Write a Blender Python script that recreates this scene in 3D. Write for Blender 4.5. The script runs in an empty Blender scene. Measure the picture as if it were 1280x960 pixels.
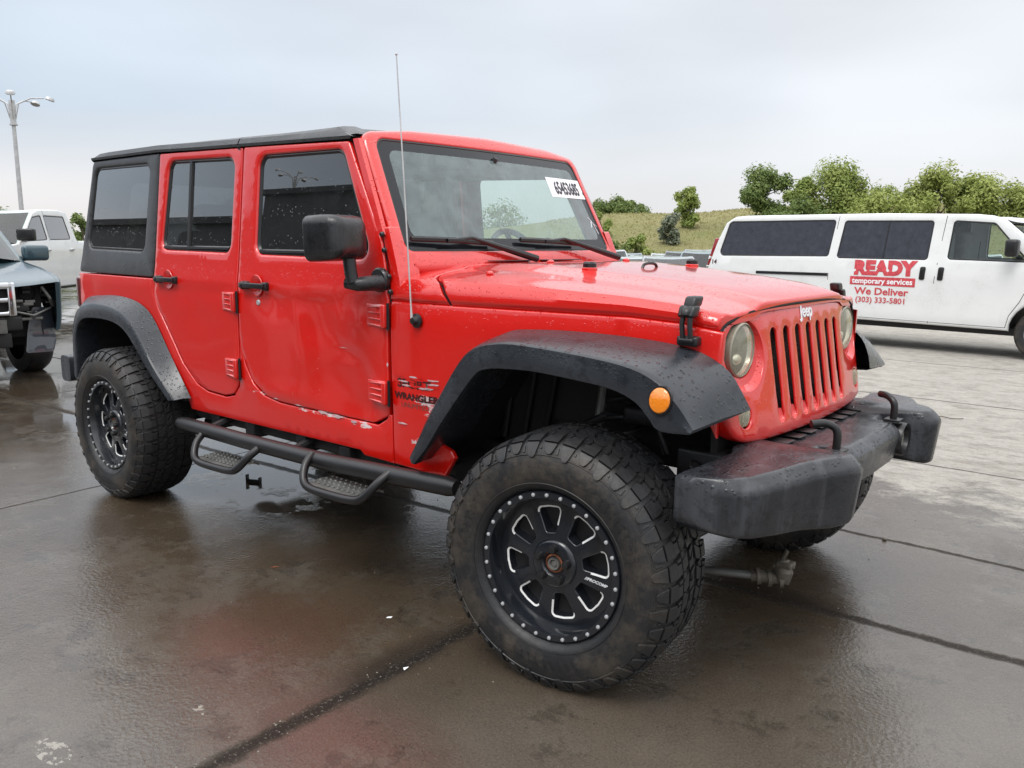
import bpy, bmesh, math, random
from math import sin, cos, pi, radians, sqrt, atan2
from mathutils import Vector, Matrix, noise
from mathutils.geometry import delaunay_2d_cdt
random.seed(7)
SC = bpy.context.scene
COL = SC.collection

# ------------------------------------------------------------------ camera, sky, light, exposure
cam_d = bpy.data.cameras.new("camera"); cam = bpy.data.objects.new("camera", cam_d); COL.objects.link(cam)
FW = Vector((-0.63517079, 0.75337657, -0.17024045)); RT = Vector((0.76371545, 0.64551295, 0.00719325)); UP = Vector((-0.11531164, 0.12544632, 0.9853763))
cam.matrix_world = Matrix(((RT.x, UP.x, -FW.x, 1.46854), (RT.y, UP.y, -FW.y, -2.83096), (RT.z, UP.z, -FW.z, 1.37785), (0, 0, 0, 1)))
cam_d.sensor_width = 36.0; cam_d.lens = 1032.13 / 1280 * 36.0; cam_d.clip_start = 0.05; cam_d.clip_end = 3000
SC.camera = cam
SUN_EL, SUN_AZ = radians(58), radians(-75)      # behind the photographer, high, veiled by cloud
sd = bpy.data.lights.new("sun", 'SUN'); sun = bpy.data.objects.new("sun", sd); COL.objects.link(sun)
sd.energy = 1.1; sd.angle = radians(24); sd.color = (1.0, 0.975, 0.94)
sdir = Vector((cos(SUN_EL) * cos(SUN_AZ), cos(SUN_EL) * sin(SUN_AZ), sin(SUN_EL)))
sun.rotation_euler = sdir.to_track_quat('Z', 'Y').to_euler(); sun.location = (0, -10, 20)
w = bpy.data.worlds.new("World"); SC.world = w; w.use_nodes = True
nt = w.node_tree; nt.nodes.clear()
def wn(t, **k):
    n = nt.nodes.new(t)
    for a, b in k.items(): setattr(n, a, b)
    return n
out = wn('ShaderNodeOutputWorld'); bg = wn('ShaderNodeBackground'); bg.inputs['Strength'].default_value = 0.10
sky = wn('ShaderNodeTexSky', sky_type='NISHITA'); sky.sun_disc = False; sky.sun_elevation = SUN_EL
sky.sun_rotation = pi / 2 - SUN_AZ; sky.air_density = 1.0; sky.dust_density = 3.0
tc = wn('ShaderNodeTexCoord'); sep = wn('ShaderNodeSeparateXYZ'); nt.links.new(tc.outputs['Generated'], sep.inputs[0])
# cloud deck: brightness and tint by elevation
ramp = wn('ShaderNodeValToRGB'); nt.links.new(sep.outputs['Z'], ramp.inputs[0])
e = ramp.color_ramp.elements
e[0].position = 0.0; e[0].color = (0.80, 0.765, 0.755, 1)
e[1].position = 1.0; e[1].color = (1.0, 1.0, 1.0, 1)
for p, c in ((0.05, (0.76, 0.75, 0.755)), (0.14, (0.57, 0.655, 0.755)), (0.27, (0.64, 0.715, 0.81)), (0.38, (0.83, 0.865, 0.92))):
    k = e.new(p); k.color = (*c, 1)
stg = wn('ShaderNodeMapRange'); nt.links.new(sep.outputs['Z'], stg.inputs[0])
stg.inputs[1].default_value = 0.34; stg.inputs[2].default_value = 0.54; stg.inputs[3].default_value = 8.9; stg.inputs[4].default_value = 17.5
# the deck is thinner, so whiter, towards the right of the view
az = wn('ShaderNodeVectorMath', operation='DOT_PRODUCT'); nt.links.new(tc.outputs['Generated'], az.inputs[0]); az.inputs[1].default_value = (0.76, 0.645, 0)
azr = wn('ShaderNodeMapRange'); nt.links.new(az.outputs['Value'], azr.inputs[0]); azr.inputs[1].default_value = -0.5; azr.inputs[2].default_value = 0.35
white = wn('ShaderNodeMixRGB'); nt.links.new(azr.outputs[0], white.inputs[0]); nt.links.new(ramp.outputs[0], white.inputs[1]); white.inputs[2].default_value = (0.80, 0.81, 0.83, 1)
wf = wn('ShaderNodeMath', operation='MULTIPLY'); nt.links.new(azr.outputs[0], wf.inputs[0]); wf.inputs[1].default_value = 0.75; nt.links.new(wf.outputs[0], white.inputs[0])
mp = wn('ShaderNodeMapping'); mp.inputs['Scale'].default_value = (1.5, 1.5, 5.0); nt.links.new(tc.outputs['Generated'], mp.inputs[0])
nz = wn('ShaderNodeTexNoise'); nz.inputs['Scale'].default_value = 1.3; nz.inputs['Detail'].default_value = 4; nz.inputs['Roughness'].default_value = 0.45; nt.links.new(mp.outputs[0], nz.inputs[0])
nr = wn('ShaderNodeMapRange'); nt.links.new(nz.outputs[0], nr.inputs[0]); nr.inputs[1].default_value = 0.3; nr.inputs[2].default_value = 0.7; nr.inputs[3].default_value = 0.86; nr.inputs[4].default_value = 1.09
mul = wn('ShaderNodeMath', operation='MULTIPLY'); nt.links.new(nr.outputs[0], mul.inputs[0]); nt.links.new(stg.outputs[0], mul.inputs[1])
cl = wn('ShaderNodeVectorMath', operation='SCALE'); nt.links.new(white.outputs[0], cl.inputs[0]); nt.links.new(mul.outputs[0], cl.inputs['Scale'])
mx = wn('ShaderNodeMixRGB'); mx.inputs[0].default_value = 0.92; nt.links.new(sky.outputs[0], mx.inputs[1]); nt.links.new(cl.outputs[0], mx.inputs[2])
nt.links.new(mx.outputs[0], bg.inputs[0]); nt.links.new(bg.outputs[0], out.inputs[0])
vs = SC.view_settings; vs.view_transform = 'Standard'; vs.look = 'None'; vs.gamma = 1; vs.use_curve_mapping = False; vs.exposure = 0.40

# ------------------------------------------------------------------ materials
MT = {}
class NB:
    """small node-tree builder"""
    def __init__(s, name):
        s.m = bpy.data.materials.new(name); s.m.use_nodes = True; s.t = s.m.node_tree; s.n = s.t.nodes
        s.b = s.n['Principled BSDF']; s.out = s.n['Material Output']; MT[name] = s.m
        s.pos = s.new('ShaderNodeNewGeometry'); s.tc = s.new('ShaderNodeTexCoord')
    def new(s, t, **k):
        n = s.n.new(t)
        for a, b in k.items(): setattr(n, a, b)
        return n
    def set(s, n, i, v):
        if v is None: return
        if hasattr(v, 'is_output'): s.t.links.new(v, n.inputs[i])
        elif n.inputs[i].type == 'RGBA' and isinstance(v, (int, float)): n.inputs[i].default_value = (v, v, v, 1)
        else: n.inputs[i].default_value = v
    def math(s, op, a, b=None, c=None, clamp=False):
        n = s.new('ShaderNodeMath', operation=op); n.use_clamp = clamp
        s.set(n, 0, a); s.set(n, 1, b); s.set(n, 2, c); return n.outputs[0]
    def vec(s, op, a, b=None):
        n = s.new('ShaderNodeVectorMath', operation=op); s.set(n, 0, a); s.set(n, 1, b)
        return n.outputs['Value'] if op in ('DOT_PRODUCT', 'LENGTH', 'DISTANCE') else n.outputs[0]
    def noise(s, scale, detail=3, rough=0.5, co=None, stretch=None):
        n = s.new('ShaderNodeTexNoise'); s.set(n, 'Scale', scale); s.set(n, 'Detail', detail); s.set(n, 'Roughness', rough)
        co = co or s.tc.outputs['Object']
        if stretch:
            m = s.new('ShaderNodeMapping'); s.set(m, 0, co); m.inputs['Scale'].default_value = stretch; co = m.outputs[0]
        s.set(n, 0, co); return n.outputs[0]
    def ramp(s, v, a, b, lo=0.0, hi=1.0, smooth=False):
        n = s.new('ShaderNodeMapRange'); s.set(n, 0, v); s.set(n, 1, a); s.set(n, 2, b); s.set(n, 3, lo); s.set(n, 4, hi)
        if smooth: n.interpolation_type = 'SMOOTHSTEP'
        return n.outputs[0]
    def mix(s, f, a, b):
        n = s.new('ShaderNodeMixRGB'); s.set(n, 0, f); s.set(n, 1, col4(a)); s.set(n, 2, col4(b)); return n.outputs[0]
    def voro(s, scale, feature='F1', rand=1.0, co=None):
        n = s.new('ShaderNodeTexVoronoi', feature=feature); s.set(n, 'Scale', scale); s.set(n, 'Randomness', rand); s.set(n, 0, co or s.tc.outputs['Object']); return n
    def bump(s, h, dist, strength=1.0, prev=None):
        n = s.new('ShaderNodeBump'); s.set(n, 'Height', h); s.set(n, 'Distance', dist); s.set(n, 'Strength', strength)
        if prev: s.set(n, 'Normal', prev)
        return n.outputs[0]
    def P(s, **k):
        for a, v in k.items(): s.set(s.b, a.replace('_', ' '), col4(v) if 'Color' in a or 'Tint' in a else v)
        return s
def col4(c): return (*c, 1) if isinstance(c, tuple) and len(c) == 3 else c

def drops(b, scale=130, keep=0.45, size=0.42):
    """raindrop mask: scattered round beads, each cell keeps or loses its bead"""
    v = b.voro(scale); c = b.new('ShaderNodeSeparateColor'); b.set(c, 0, v.outputs['Color'])
    r = b.math('MULTIPLY', c.outputs[1], size)
    d = b.math('SUBTRACT', r, v.outputs['Distance']); d = b.ramp(d, 0.0, 0.22)
    k = b.math('LESS_THAN', c.outputs[0], keep)
    return b.math('MULTIPLY', d, k)
def topness(b, lo=0.25, hi=0.7):
    s_ = b.new('ShaderNodeSeparateXYZ'); b.set(s_, 0, b.pos.outputs['Normal']); return b.ramp(s_.outputs[2], lo, hi)

def simple(name, c, rough=0.5, metal=0.0, var=0.15, nscale=8, bump=0.0, bscale=200, coat=0.0, **k):
    b = NB(name); n = b.noise(nscale, 5, 0.6)
    f = b.ramp(n, 0.3, 0.7, 1 - var, 1 + var)
    cc = b.new('ShaderNodeVectorMath', operation='SCALE'); b.set(cc, 0, tuple(c)); b.set(cc, 'Scale', f)
    b.P(Base_Color=cc.outputs[0], Roughness=b.ramp(n, 0.3, 0.7, max(0.02, rough - 0.07), min(1, rough + 0.07)), Metallic=metal, Coat_Weight=coat, Coat_Roughness=0.04, **k)
    if bump: b.set(b.b, 'Normal', b.bump(b.noise(bscale, 3, 0.6), bump))
    return b

def paint(name, c, wet=True, damage=False, coat=1.0, grime=0.10):
    b = NB(name)
    n1 = b.noise(3.0, 6, 0.65); n2 = b.noise(40, 4, 0.7)
    dirt = b.math('MULTIPLY', b.ramp(n1, 0.48, 0.75), b.ramp(n2, 0.35, 0.8))
    colr = b.mix(b.math('MULTIPLY', dirt, grime * 2), c, (c[0] * 0.6 + 0.08, c[1] * 0.6 + 0.07, c[2] * 0.6 + 0.06))
    rough = 0.34
    if damage:
        # scraped and crazed paint low on the front door, sill and fender: bare primer streaks
        sx = b.new('ShaderNodeSeparateXYZ'); b.set(sx, 0, b.tc.outputs['Object'])
        def spot(x, z, rx, rz):
            dx = b.math('MULTIPLY', b.math('SUBTRACT', sx.outputs[0], x), 1 / rx); dz = b.math('MULTIPLY', b.math('SUBTRACT', sx.outputs[2], z), 1 / rz)
            return b.ramp(b.math('ADD', b.math('MULTIPLY', dx, dx), b.math('MULTIPLY', dz, dz)), 0.2, 1.0, 1.0, 0.0)
        side = b.math('LESS_THAN', sx.outputs[1], -0.6)
        st = b.noise(26, 6, 0.75, stretch=(0.6, 1, 2.6))
        m = None
        for sp in ((-0.66, 0.80, 0.16, 0.045), (-1.32, 0.668, 0.26, 0.018), (-1.05, 0.655, 0.12, 0.022), (-0.62, 0.76, 0.10, 0.05), (-0.70, 0.63, 0.10, 0.05), (-1.75, 0.70, 0.10, 0.012)):
            q = spot(*sp); m = q if m is None else b.math('MAXIMUM', m, q)
        k = b.math('MULTIPLY', b.math('GREATER_THAN', b.math('ADD', st, b.math('MULTIPLY', m, 0.30)), 0.80), side)
        colr = b.mix(k, colr, (0.62, 0.50, 0.50)); rough = b.ramp(k, 0, 1, 0.34, 0.7)
    b.P(Base_Color=colr, Roughness=rough, Coat_Weight=coat, Coat_Roughness=b.ramp(n1, 0.3, 0.8, 0.015, 0.06), Specular_IOR_Level=0.3, Coat_IOR=1.65)
    h = b.noise(420, 2, 0.5)
    nrm = b.bump(h, 0.00004)
    big = b.bump(b.noise(2.6, 2, 0.4), 0.004, 1.0, nrm)
    if wet:
        d = b.math('MULTIPLY', drops(b, 105, 0.55, 0.48), topness(b, 0.05, 0.5))
        d2 = b.math('MULTIPLY', drops(b, 85, 0.16, 0.30), b.ramp(n1, 0.4, 0.6))
        big = b.bump(b.math('ADD', d, d2), 0.0020, 1.0, big)
    b.set(b.b, 'Normal', big); b.set(b.b, 'Coat Normal', big)
    return b

def plastic(name, c, rough=0.42, wet=1.0, streak=0.0):
    b = NB(name)
    n = b.noise(5, 6, 0.65); d = b.math('MULTIPLY', drops(b, 72, 0.8, 0.52), b.ramp(topness(b, 0.0, 0.5), 0, 1, 0.35, 1.0))
    d = b.math('MULTIPLY', d, wet)
    cc = b.mix(b.ramp(n, 0.3, 0.72), c, tuple(x * 1.5 + 0.008 for x in c))
    if streak:
        s_ = b.noise(14, 4, 0.6, stretch=(1, 1, 0.08)); cc = b.mix(b.math('MULTIPLY', b.ramp(s_, 0.5, 0.7), streak), cc, tuple(x * 2.6 + 0.03 for x in c))
    cc = b.mix(b.math('MULTIPLY', d, 0.8), cc, tuple(x * 0.35 for x in c))
    ro = b.math('SUBTRACT', b.ramp(n, 0.3, 0.7, rough - 0.08, rough + 0.12), b.math('MULTIPLY', d, 0.3), clamp=True)
    b.P(Base_Color=cc, Roughness=ro)
    n9 = b.noise(22, 5, 0.7); cc = b.mix(b.ramp(n9, 0.52, 0.62, 0, 0.45), cc, tuple(x * 0.45 for x in c)); ro = b.math('SUBTRACT', ro, b.ramp(n9, 0.52, 0.62, 0, 0.10), clamp=True); b.P(Base_Color=cc, Roughness=ro)
    nm = b.bump(b.noise(520, 2, 0.6), 0.00035)
    b.set(b.b, 'Normal', b.bump(d, 0.0012, 1.0, nm))
    return b

RED = (0.64, 0.0075, 0.0035)
paint('red_paint', RED, damage=True)
paint('white_paint', (0.74, 0.75, 0.74), grime=0.5, coat=0.6)
paint('blue_paint', (0.025, 0.060, 0.080), grime=0.3, coat=0.8)
for nme, c in (('car_silver', (0.27, 0.28, 0.30)), ('car_dark', (0.03, 0.035, 0.045)), ('car_teal', (0.10, 0.16, 0.20)), ('car_red', (0.5, 0.03, 0.02)), ('car_white', (0.55, 0.55, 0.56))):
    paint(nme, c, wet=False)
plastic('flare_plastic', (0.019, 0.022, 0.027), 0.23)
plastic('hardtop_plastic', (0.036, 0.038, 0.041), 0.40, 0.6, 0.25)
plastic('bumper_plastic', (0.017, 0.0185, 0.022), 0.21, 1.0, 0.8)
plastic('mirror_plastic', (0.012, 0.0125, 0.014), 0.24, 0.5, 0.35)
simple('trim_black', (0.012, 0.012, 0.013), 0.35, bump=0.0001)
simple('seam_black', (0.006, 0.005, 0.005), 0.8)
simple('chassis_black', (0.013, 0.013, 0.014), 0.5, bump=0.002, bscale=40, nscale=5, var=0.4)
simple('liner_black', (0.016, 0.016, 0.017), 0.65, bump=0.001, bscale=30)
simple('steel_grey', (0.20, 0.20, 0.19), 0.45, 0.6, bump=0.0005, bscale=90, var=0.3)
simple('rod_steel', (0.12, 0.105, 0.085), 0.6, 0.3, var=0.5, nscale=40)
simple('rusty_steel', (0.26, 0.09, 0.04), 0.7, 0.2, var=0.5, nscale=60)
simple('bolt_steel', (0.45, 0.46, 0.47), 0.3, 0.3)
simple('milled_metal', (0.80, 0.80, 0.78), 0.25, 0.2)
simple('wheel_black', (0.010, 0.012, 0.016), 0.22, bump=0.0003, bscale=60, coat=0.5)
simple('lens_amber', (0.85, 0.24, 0.01), 0.15, bump=0.002, bscale=120, coat=1.0)
simple('lens_red', (0.28, 0.01, 0.01), 0.15, coat=1.0)
simple('lens_smoke', (0.10, 0.015, 0.015), 0.1, coat=1.0)
simple('reflector', (0.75, 0.72, 0.64), 0.22, 0.85, bump=0.004, bscale=30, var=0.25)
simple('chrome', (0.75, 0.76, 0.78), 0.12, 1.0)
simple('lamp_ring', (0.30, 0.28, 0.22), 0.35, 0.3)
simple('badge_white', (0.80, 0.82, 0.84), 0.25)
simple('decal_black', (0.05, 0.012, 0.012), 0.35)
simple('decal_grey', (0.16, 0.07, 0.06), 0.4)
simple('decal_red', (0.56, 0.060, 0.075), 0.5, var=.25, nscale=30)
simple('sticker_white', (0.86, 0.86, 0.88), 0.4, var=0.03)
simple('ink_black', (0.02, 0.02, 0.03), 0.5)
simple('seat_cloth', (0.055, 0.06, 0.065), 0.9, bump=0.001)
simple('dash_plastic', (0.03, 0.032, 0.035), 0.6)
simple('orange_cloth', (0.45, 0.10, 0.015), 0.8)
simple('radiator', (0.012, 0.012, 0.012), 0.5)
simple('van_interior', (0.20, 0.20, 0.19), 0.8)
simple('galvanised', (0.50, 0.50, 0.50), 0.45, 0.3)
simple('asphalt_patch', (0.03, 0.03, 0.03), 0.5)

# rubber with dried mud on the sidewall
b = NB('tyre_rubber'); n = b.noise(7, 7, 0.7); n2 = b.noise(38, 5, 0.7)
rad = b.new('ShaderNodeSeparateXYZ'); b.set(rad, 0, b.tc.outputs['Object'])
rr = b.math('SQRT', b.math('ADD', b.math('POWER', rad.outputs[0], 2.0), b.math('POWER', rad.outputs[2], 2.0)))
band = b.math('MULTIPLY', b.ramp(rr, 0.25, 0.285), b.ramp(rr, 0.36, 0.40, 1.0, 0.12))
mud = b.math('MULTIPLY', band, b.ramp(b.math('ADD', n, b.math('MULTIPLY', n2, 0.35)), 0.60, 0.84))
b.P(Base_Color=b.mix(b.math('MULTIPLY', mud, 0.9), (0.013, 0.0135, 0.015), (0.060, 0.049, 0.037)), Roughness=b.ramp(n2, 0.3, 0.7, 0.38, 0.62))
b.set(b.b, 'Normal', b.bump(b.noise(90, 4, 0.7), 0.0010))

def glass(name, tint, ior=1.5, rough=0.0, haze=0.0, hazec=(0.5, 0.55, 0.55), wet=1.0, refl=2.0, dd=0.20):
    b = NB(name); t = b.t
    tr = b.new('ShaderNodeBsdfTransparent'); tr.inputs[0].default_value = (*tint, 1)
    gl = b.new('ShaderNodeBsdfGlossy'); gl.inputs['Roughness'].default_value = rough
    lw = b.new('ShaderNodeLayerWeight'); lw.inputs[0].default_value = 0.5
    f0 = ((ior - 1) / (ior + 1)) ** 2; fr = b.math('ADD', b.math('MULTIPLY', b.math('POWER', lw.outputs['Facing'], 4.0), 1 - f0), f0)
    d = b.math('MULTIPLY', drops(b, 85, 0.35, 0.32), wet)
    nm = b.bump(d, 0.0008); b.set(gl, 'Normal', nm)
    f = b.math('MULTIPLY', fr, refl, clamp=True)
    m = b.new('ShaderNodeMixShader'); b.set(m, 0, f); b.set(m, 1, tr.outputs[0]); b.set(m, 2, gl.outputs[0])
    df = b.new('ShaderNodeBsdfDiffuse'); df.inputs[0].default_value = (*hazec, 1)
    n = b.noise(9, 6, 0.7)
    m2 = b.new('ShaderNodeMixShader'); b.set(m2, 0, b.math('ADD', b.ramp(n, 0.3, 0.8, haze * 0.5, haze * 1.5), b.math('MULTIPLY', d, dd)))
    b.set(m2, 1, m.outputs[0]); b.set(m2, 2, df.outputs[0]); t.links.new(m2.outputs[0], b.out.inputs[0])
glass('glass_privacy', (0.05, 0.055, 0.06), 1.55, haze=0.010, refl=2.7)
glass('glass_door', (0.10, 0.11, 0.115), 1.55, haze=0.015, refl=2.8)
glass('glass_windshield', (0.72, 0.86, 0.82), 1.5, haze=0.24, hazec=(0.50, 0.64, 0.65), refl=1.3, wet=0.25, dd=0.03)
glass('glass_clear', (0.80, 0.88, 0.86), 1.5, haze=0.03, refl=1.6, wet=0.3, dd=0.03)
glass('glass_van', (0.05, 0.05, 0.06), 1.5, rough=0.08, haze=0.16, hazec=(0.22, 0.23, 0.30), refl=1.4)
glass('lens_clear', (0.93, 0.93, 0.86), 1.5, haze=0.30, hazec=(0.75, 0.72, 0.55), refl=1.2, wet=0.3)
simple('frit_black', (0.010, 0.012, 0.015), 0.14, Specular_IOR_Level=0.35)

# ------------------------------------------------------------------ geometry helpers
class G:
    def __init__(s): s.v = []; s.f = []; s.m = []
    def add(s, vs_, fs, mi=0):
        o = len(s.v); s.v += [tuple(p) for p in vs_]; s.f += [tuple(i + o for i in f) for f in fs]; s.m += [mi] * len(fs); return s
    def box(s, a, b_, mi=0, bev=0.0):
        x0, y0, z0 = a; x1, y1, z1 = b_
        if bev <= 0:
            vs_ = [(x, y, z) for x in (x0, x1) for y in (y0, y1) for z in (z0, z1)]
            return s.add(vs_, [(0, 1, 3, 2), (4, 6, 7, 5), (0, 4, 5, 1), (2, 3, 7, 6), (0, 2, 6, 4), (1, 5, 7, 3)], mi)
        bm = bmesh.new(); bmesh.ops.create_cube(bm, size=1)
        for v in bm.verts: v.co = ((x0 + x1) / 2 + v.co.x * (x1 - x0), (y0 + y1) / 2 + v.co.y * (y1 - y0), (z0 + z1) / 2 + v.co.z * (z1 - z0))
        bmesh.ops.bevel(bm, geom=bm.edges[:], offset=bev, segments=3, affect='EDGES', profile=0.5)
        s.addbm(bm, mi); return s
    def addbm(s, bm, mi=0):
        bm.verts.index_update(); s.add([v.co[:] for v in bm.verts], [[v.index for v in f.verts] for f in bm.faces], mi); bm.free()
    def xf(s, M):
        s.v = [tuple(M @ Vector(p)) for p in s.v]; return s
    def fmap(s, fn): s.v = [tuple(fn(*p)) for p in s.v]; return s
    def join(s, o, mi=None):
        k = len(s.v); s.v += o.v; s.f += [tuple(i + k for i in f) for f in o.f]; s.m += o.m if mi is None else [mi] * len(o.f); return s
    def mirror(s):
        g = G(); g.v = [(x, -y, z) for x, y, z in s.v]; g.f = [tuple(reversed(f)) for f in s.f]; g.m = list(s.m); return g
    def tube(s, path, r, n=12, mi=0, caps=True, closed=False):
        P = [Vector(p) for p in path]; L = len(P); rings = []; ref = None
        for i, p in enumerate(P):
            t = (P[(i + 1) % L] - P[i - 1]) if closed else (P[min(i + 1, L - 1)] - P[max(i - 1, 0)])
            t.normalize()
            if ref is None: ref = t.orthogonal().normalized()
            ref = (ref - t * ref.dot(t)).normalized(); bb = t.cross(ref)
            ri = r[i] if isinstance(r, (list, tuple)) else r
            rings.append([p + (ref * cos(2 * pi * k / n) + bb * sin(2 * pi * k / n)) * ri for k in range(n)])
        vs_ = [q for R_ in rings for q in R_]; fs = []
        for i in range(L if closed else L - 1):
            a = i * n; c = ((i + 1) % L) * n
            for k in range(n): fs.append((a + k, a + (k + 1) % n, c + (k + 1) % n, c + k))
        if caps and not closed: fs.append(tuple(reversed(range(n)))); fs.append(tuple((L - 1) * n + k for k in range(n)))
        return s.add(vs_, fs, mi)
    def lathe(s, prof, c=(0, 0, 0), axis='y', n=48, mi=0, a0=0, a1=2 * pi):
        """prof: (radius, offset along axis)"""
        full = abs(a1 - a0 - 2 * pi) < 1e-6; vs_ = []; m = len(prof); N = n if full else n + 1
        for i in range(N):
            a = a0 + (a1 - a0) * i / n
            for r, h in prof:
                u, v = r * cos(a), r * sin(a)
                q = {'y': (u, h, v), 'z': (u, v, h), 'x': (h, u, v)}[axis]
                vs_.append((c[0] + q[0], c[1] + q[1], c[2] + q[2]))
        fs = []
        for i in range(n):
            j = (i + 1) % N
            for k in range(m - 1): fs.append((i * m + k, i * m + k + 1, j * m + k + 1, j * m + k))
        return s.add(vs_, fs, mi)
    def loft(s, rings, closed=True, caps=False, mi=0):
        n = len(rings[0]); vs_ = [p for r in rings for p in r]; fs = []
        for i in range(len(rings) - 1):
            for k in range(n if closed else n - 1):
                fs.append((i * n + k, i * n + (k + 1) % n, (i + 1) * n + (k + 1) % n, (i + 1) * n + k))
        if caps: fs.append(tuple(reversed(range(n)))); fs.append(tuple((len(rings) - 1) * n + k for k in range(n)))
        return s.add(vs_, fs, mi)
    def prism(s, poly, fn, d0, d1, mi=0):
        n = len(poly); vs_ = [fn(a, b_, d0) for a, b_ in poly] + [fn(a, b_, d1) for a, b_ in poly]
        fs = [tuple(range(n)), tuple(reversed(range(n, 2 * n)))] + [(i, i + n, (i + 1) % n + n, (i + 1) % n) for i in range(n)]
        return s.add(vs_, fs, mi)
    def ball(s, c, r, n=12, mi=0, sc=(1, 1, 1)):
        bm = bmesh.new(); bmesh.ops.create_uvsphere(bm, u_segments=n, v_segments=max(6, n // 2), radius=r)
        for v in bm.verts: v.co = Vector((v.co.x * sc[0] + c[0], v.co.y * sc[1] + c[1], v.co.z * sc[2] + c[2]))
        s.addbm(bm, mi); return s
    def mesh(s, name, mats, smooth=32, weld=True, recalc=True):
        me = bpy.data.meshes.new(name); me.from_pydata(s.v, [], s.f)
        for k in (mats if isinstance(mats, (list, tuple)) else [mats]): me.materials.append(MT[k])
        for p, m in zip(me.polygons, s.m): p.material_index = m
        bm = bmesh.new(); bm.from_mesh(me)
        if weld: bmesh.ops.remove_doubles(bm, verts=bm.verts, dist=0.00025)
        if recalc: bmesh.ops.recalc_face_normals(bm, faces=bm.faces)
        bm.to_mesh(me); bm.free()
        if smooth:
            me.polygons.foreach_set('use_smooth', [True] * len(me.polygons)); me.set_sharp_from_angle(angle=radians(smooth))
        me.update(); return me
    def obj(s, name, mats, parent=None, loc=None, rot=None, **k):
        o = bpy.data.objects.new(name, s.mesh(name, mats, **k)); COL.objects.link(o)
        if parent: o.parent = parent
        if loc: o.location = loc
        if rot: o.rotation_euler = rot
        return o

def tag(o, label=None, cat=None, group=None, kind=None):
    if label: o['label'] = label
    if cat: o['category'] = cat
    if group: o['group'] = group
    if kind: o['kind'] = kind
    return o
def empty(name, loc=(0, 0, 0), rz=0, **k):
    o = bpy.data.objects.new(name, None); COL.objects.link(o); o.location = loc; o.rotation_euler = (0, 0, rz); o.empty_display_size = 0.1
    return tag(o, **k)
def kids(o): return [c for c in bpy.data.objects if c.parent == o]
def copy_tree(o, parent=None):
    c = o.copy(); COL.objects.link(c); c.parent = parent
    for ch in kids(o): copy_tree(ch, c)
    return c

def area2(p): return sum(p[i][0] * p[(i + 1) % len(p)][1] - p[(i + 1) % len(p)][0] * p[i][1] for i in range(len(p)))
def ccw(p): return p if area2(p) > 0 else p[::-1]
def rpoly(pts, r=0.02, n=5):
    """polygon with filleted corners; point = (x, y[, radius])"""
    out_ = []; L = len(pts)
    for i in range(L):
        p = Vector(pts[i][:2]); q = Vector(pts[i - 1][:2]); t = Vector(pts[(i + 1) % L][:2]); rad_ = pts[i][2] if len(pts[i]) > 2 else r
        u = (q - p); v = (t - p); lu, lv = u.length, v.length; u.normalize(); v.normalize()
        ang = u.angle(v, 0)
        if rad_ <= 0 or ang > radians(174): out_.append(tuple(p)); continue
        d = min(rad_ / math.tan(ang / 2), lu * 0.48, lv * 0.48); rr_ = d * math.tan(ang / 2)
        cdir = (u + v).normalized(); c = p + cdir * (rr_ / sin(ang / 2))
        a = p + u * d; b_ = p + v * d; a0 = atan2(a.y - c.y, a.x - c.x); a1 = atan2(b_.y - c.y, b_.x - c.x)
        da = (a1 - a0 + pi) % (2 * pi) - pi
        for k in range(n + 1): out_.append((c.x + rr_ * cos(a0 + da * k / n), c.y + rr_ * sin(a0 + da * k / n)))
    return out_
def circ(cx, cy, r, n=32, ry=None): return [(cx + r * cos(2 * pi * k / n), cy + (ry or r) * sin(2 * pi * k / n)) for k in range(n)]
def resamp(p, step):
    o = []
    for i in range(len(p)):
        a, b_ = Vector(p[i]), Vector(p[(i + 1) % len(p)]); n = max(1, int(math.ceil((b_ - a).length / step)))
        for k in range(n): o.append(tuple(a.lerp(b_, k / n)))
    q = []
    for v in o:
        if not q or (Vector(v) - Vector(q[-1])).length > 1e-4: q.append(v)
    if (Vector(q[0]) - Vector(q[-1])).length < 1e-4: q.pop()
    return q
def offset(p, d):
    """move a CCW loop inwards by d"""
    o = []; L = len(p)
    for i in range(L):
        a, b_, c = Vector(p[i - 1]), Vector(p[i]), Vector(p[(i + 1) % L])
        e1 = (b_ - a).normalized(); e2 = (c - b_).normalized(); n1 = Vector((-e1.y, e1.x)); n2 = Vector((-e2.y, e2.x))
        m = n1 + n2
        if m.length < 1e-6: m = n1
        m.normalize(); k = 1 / max(0.5, m.dot(n1)); o.append(tuple(b_ + m * d * k))
    return o
def inside(pt, poly):
    x, y = pt; c = False; j = len(poly) - 1
    for i in range(len(poly)):
        xi, yi = poly[i]; xj, yj = poly[j]
        if (yi > y) != (yj > y) and x < (xj - xi) * (y - yi) / (yj - yi) + xi: c = not c
        j = i
    return c
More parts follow.
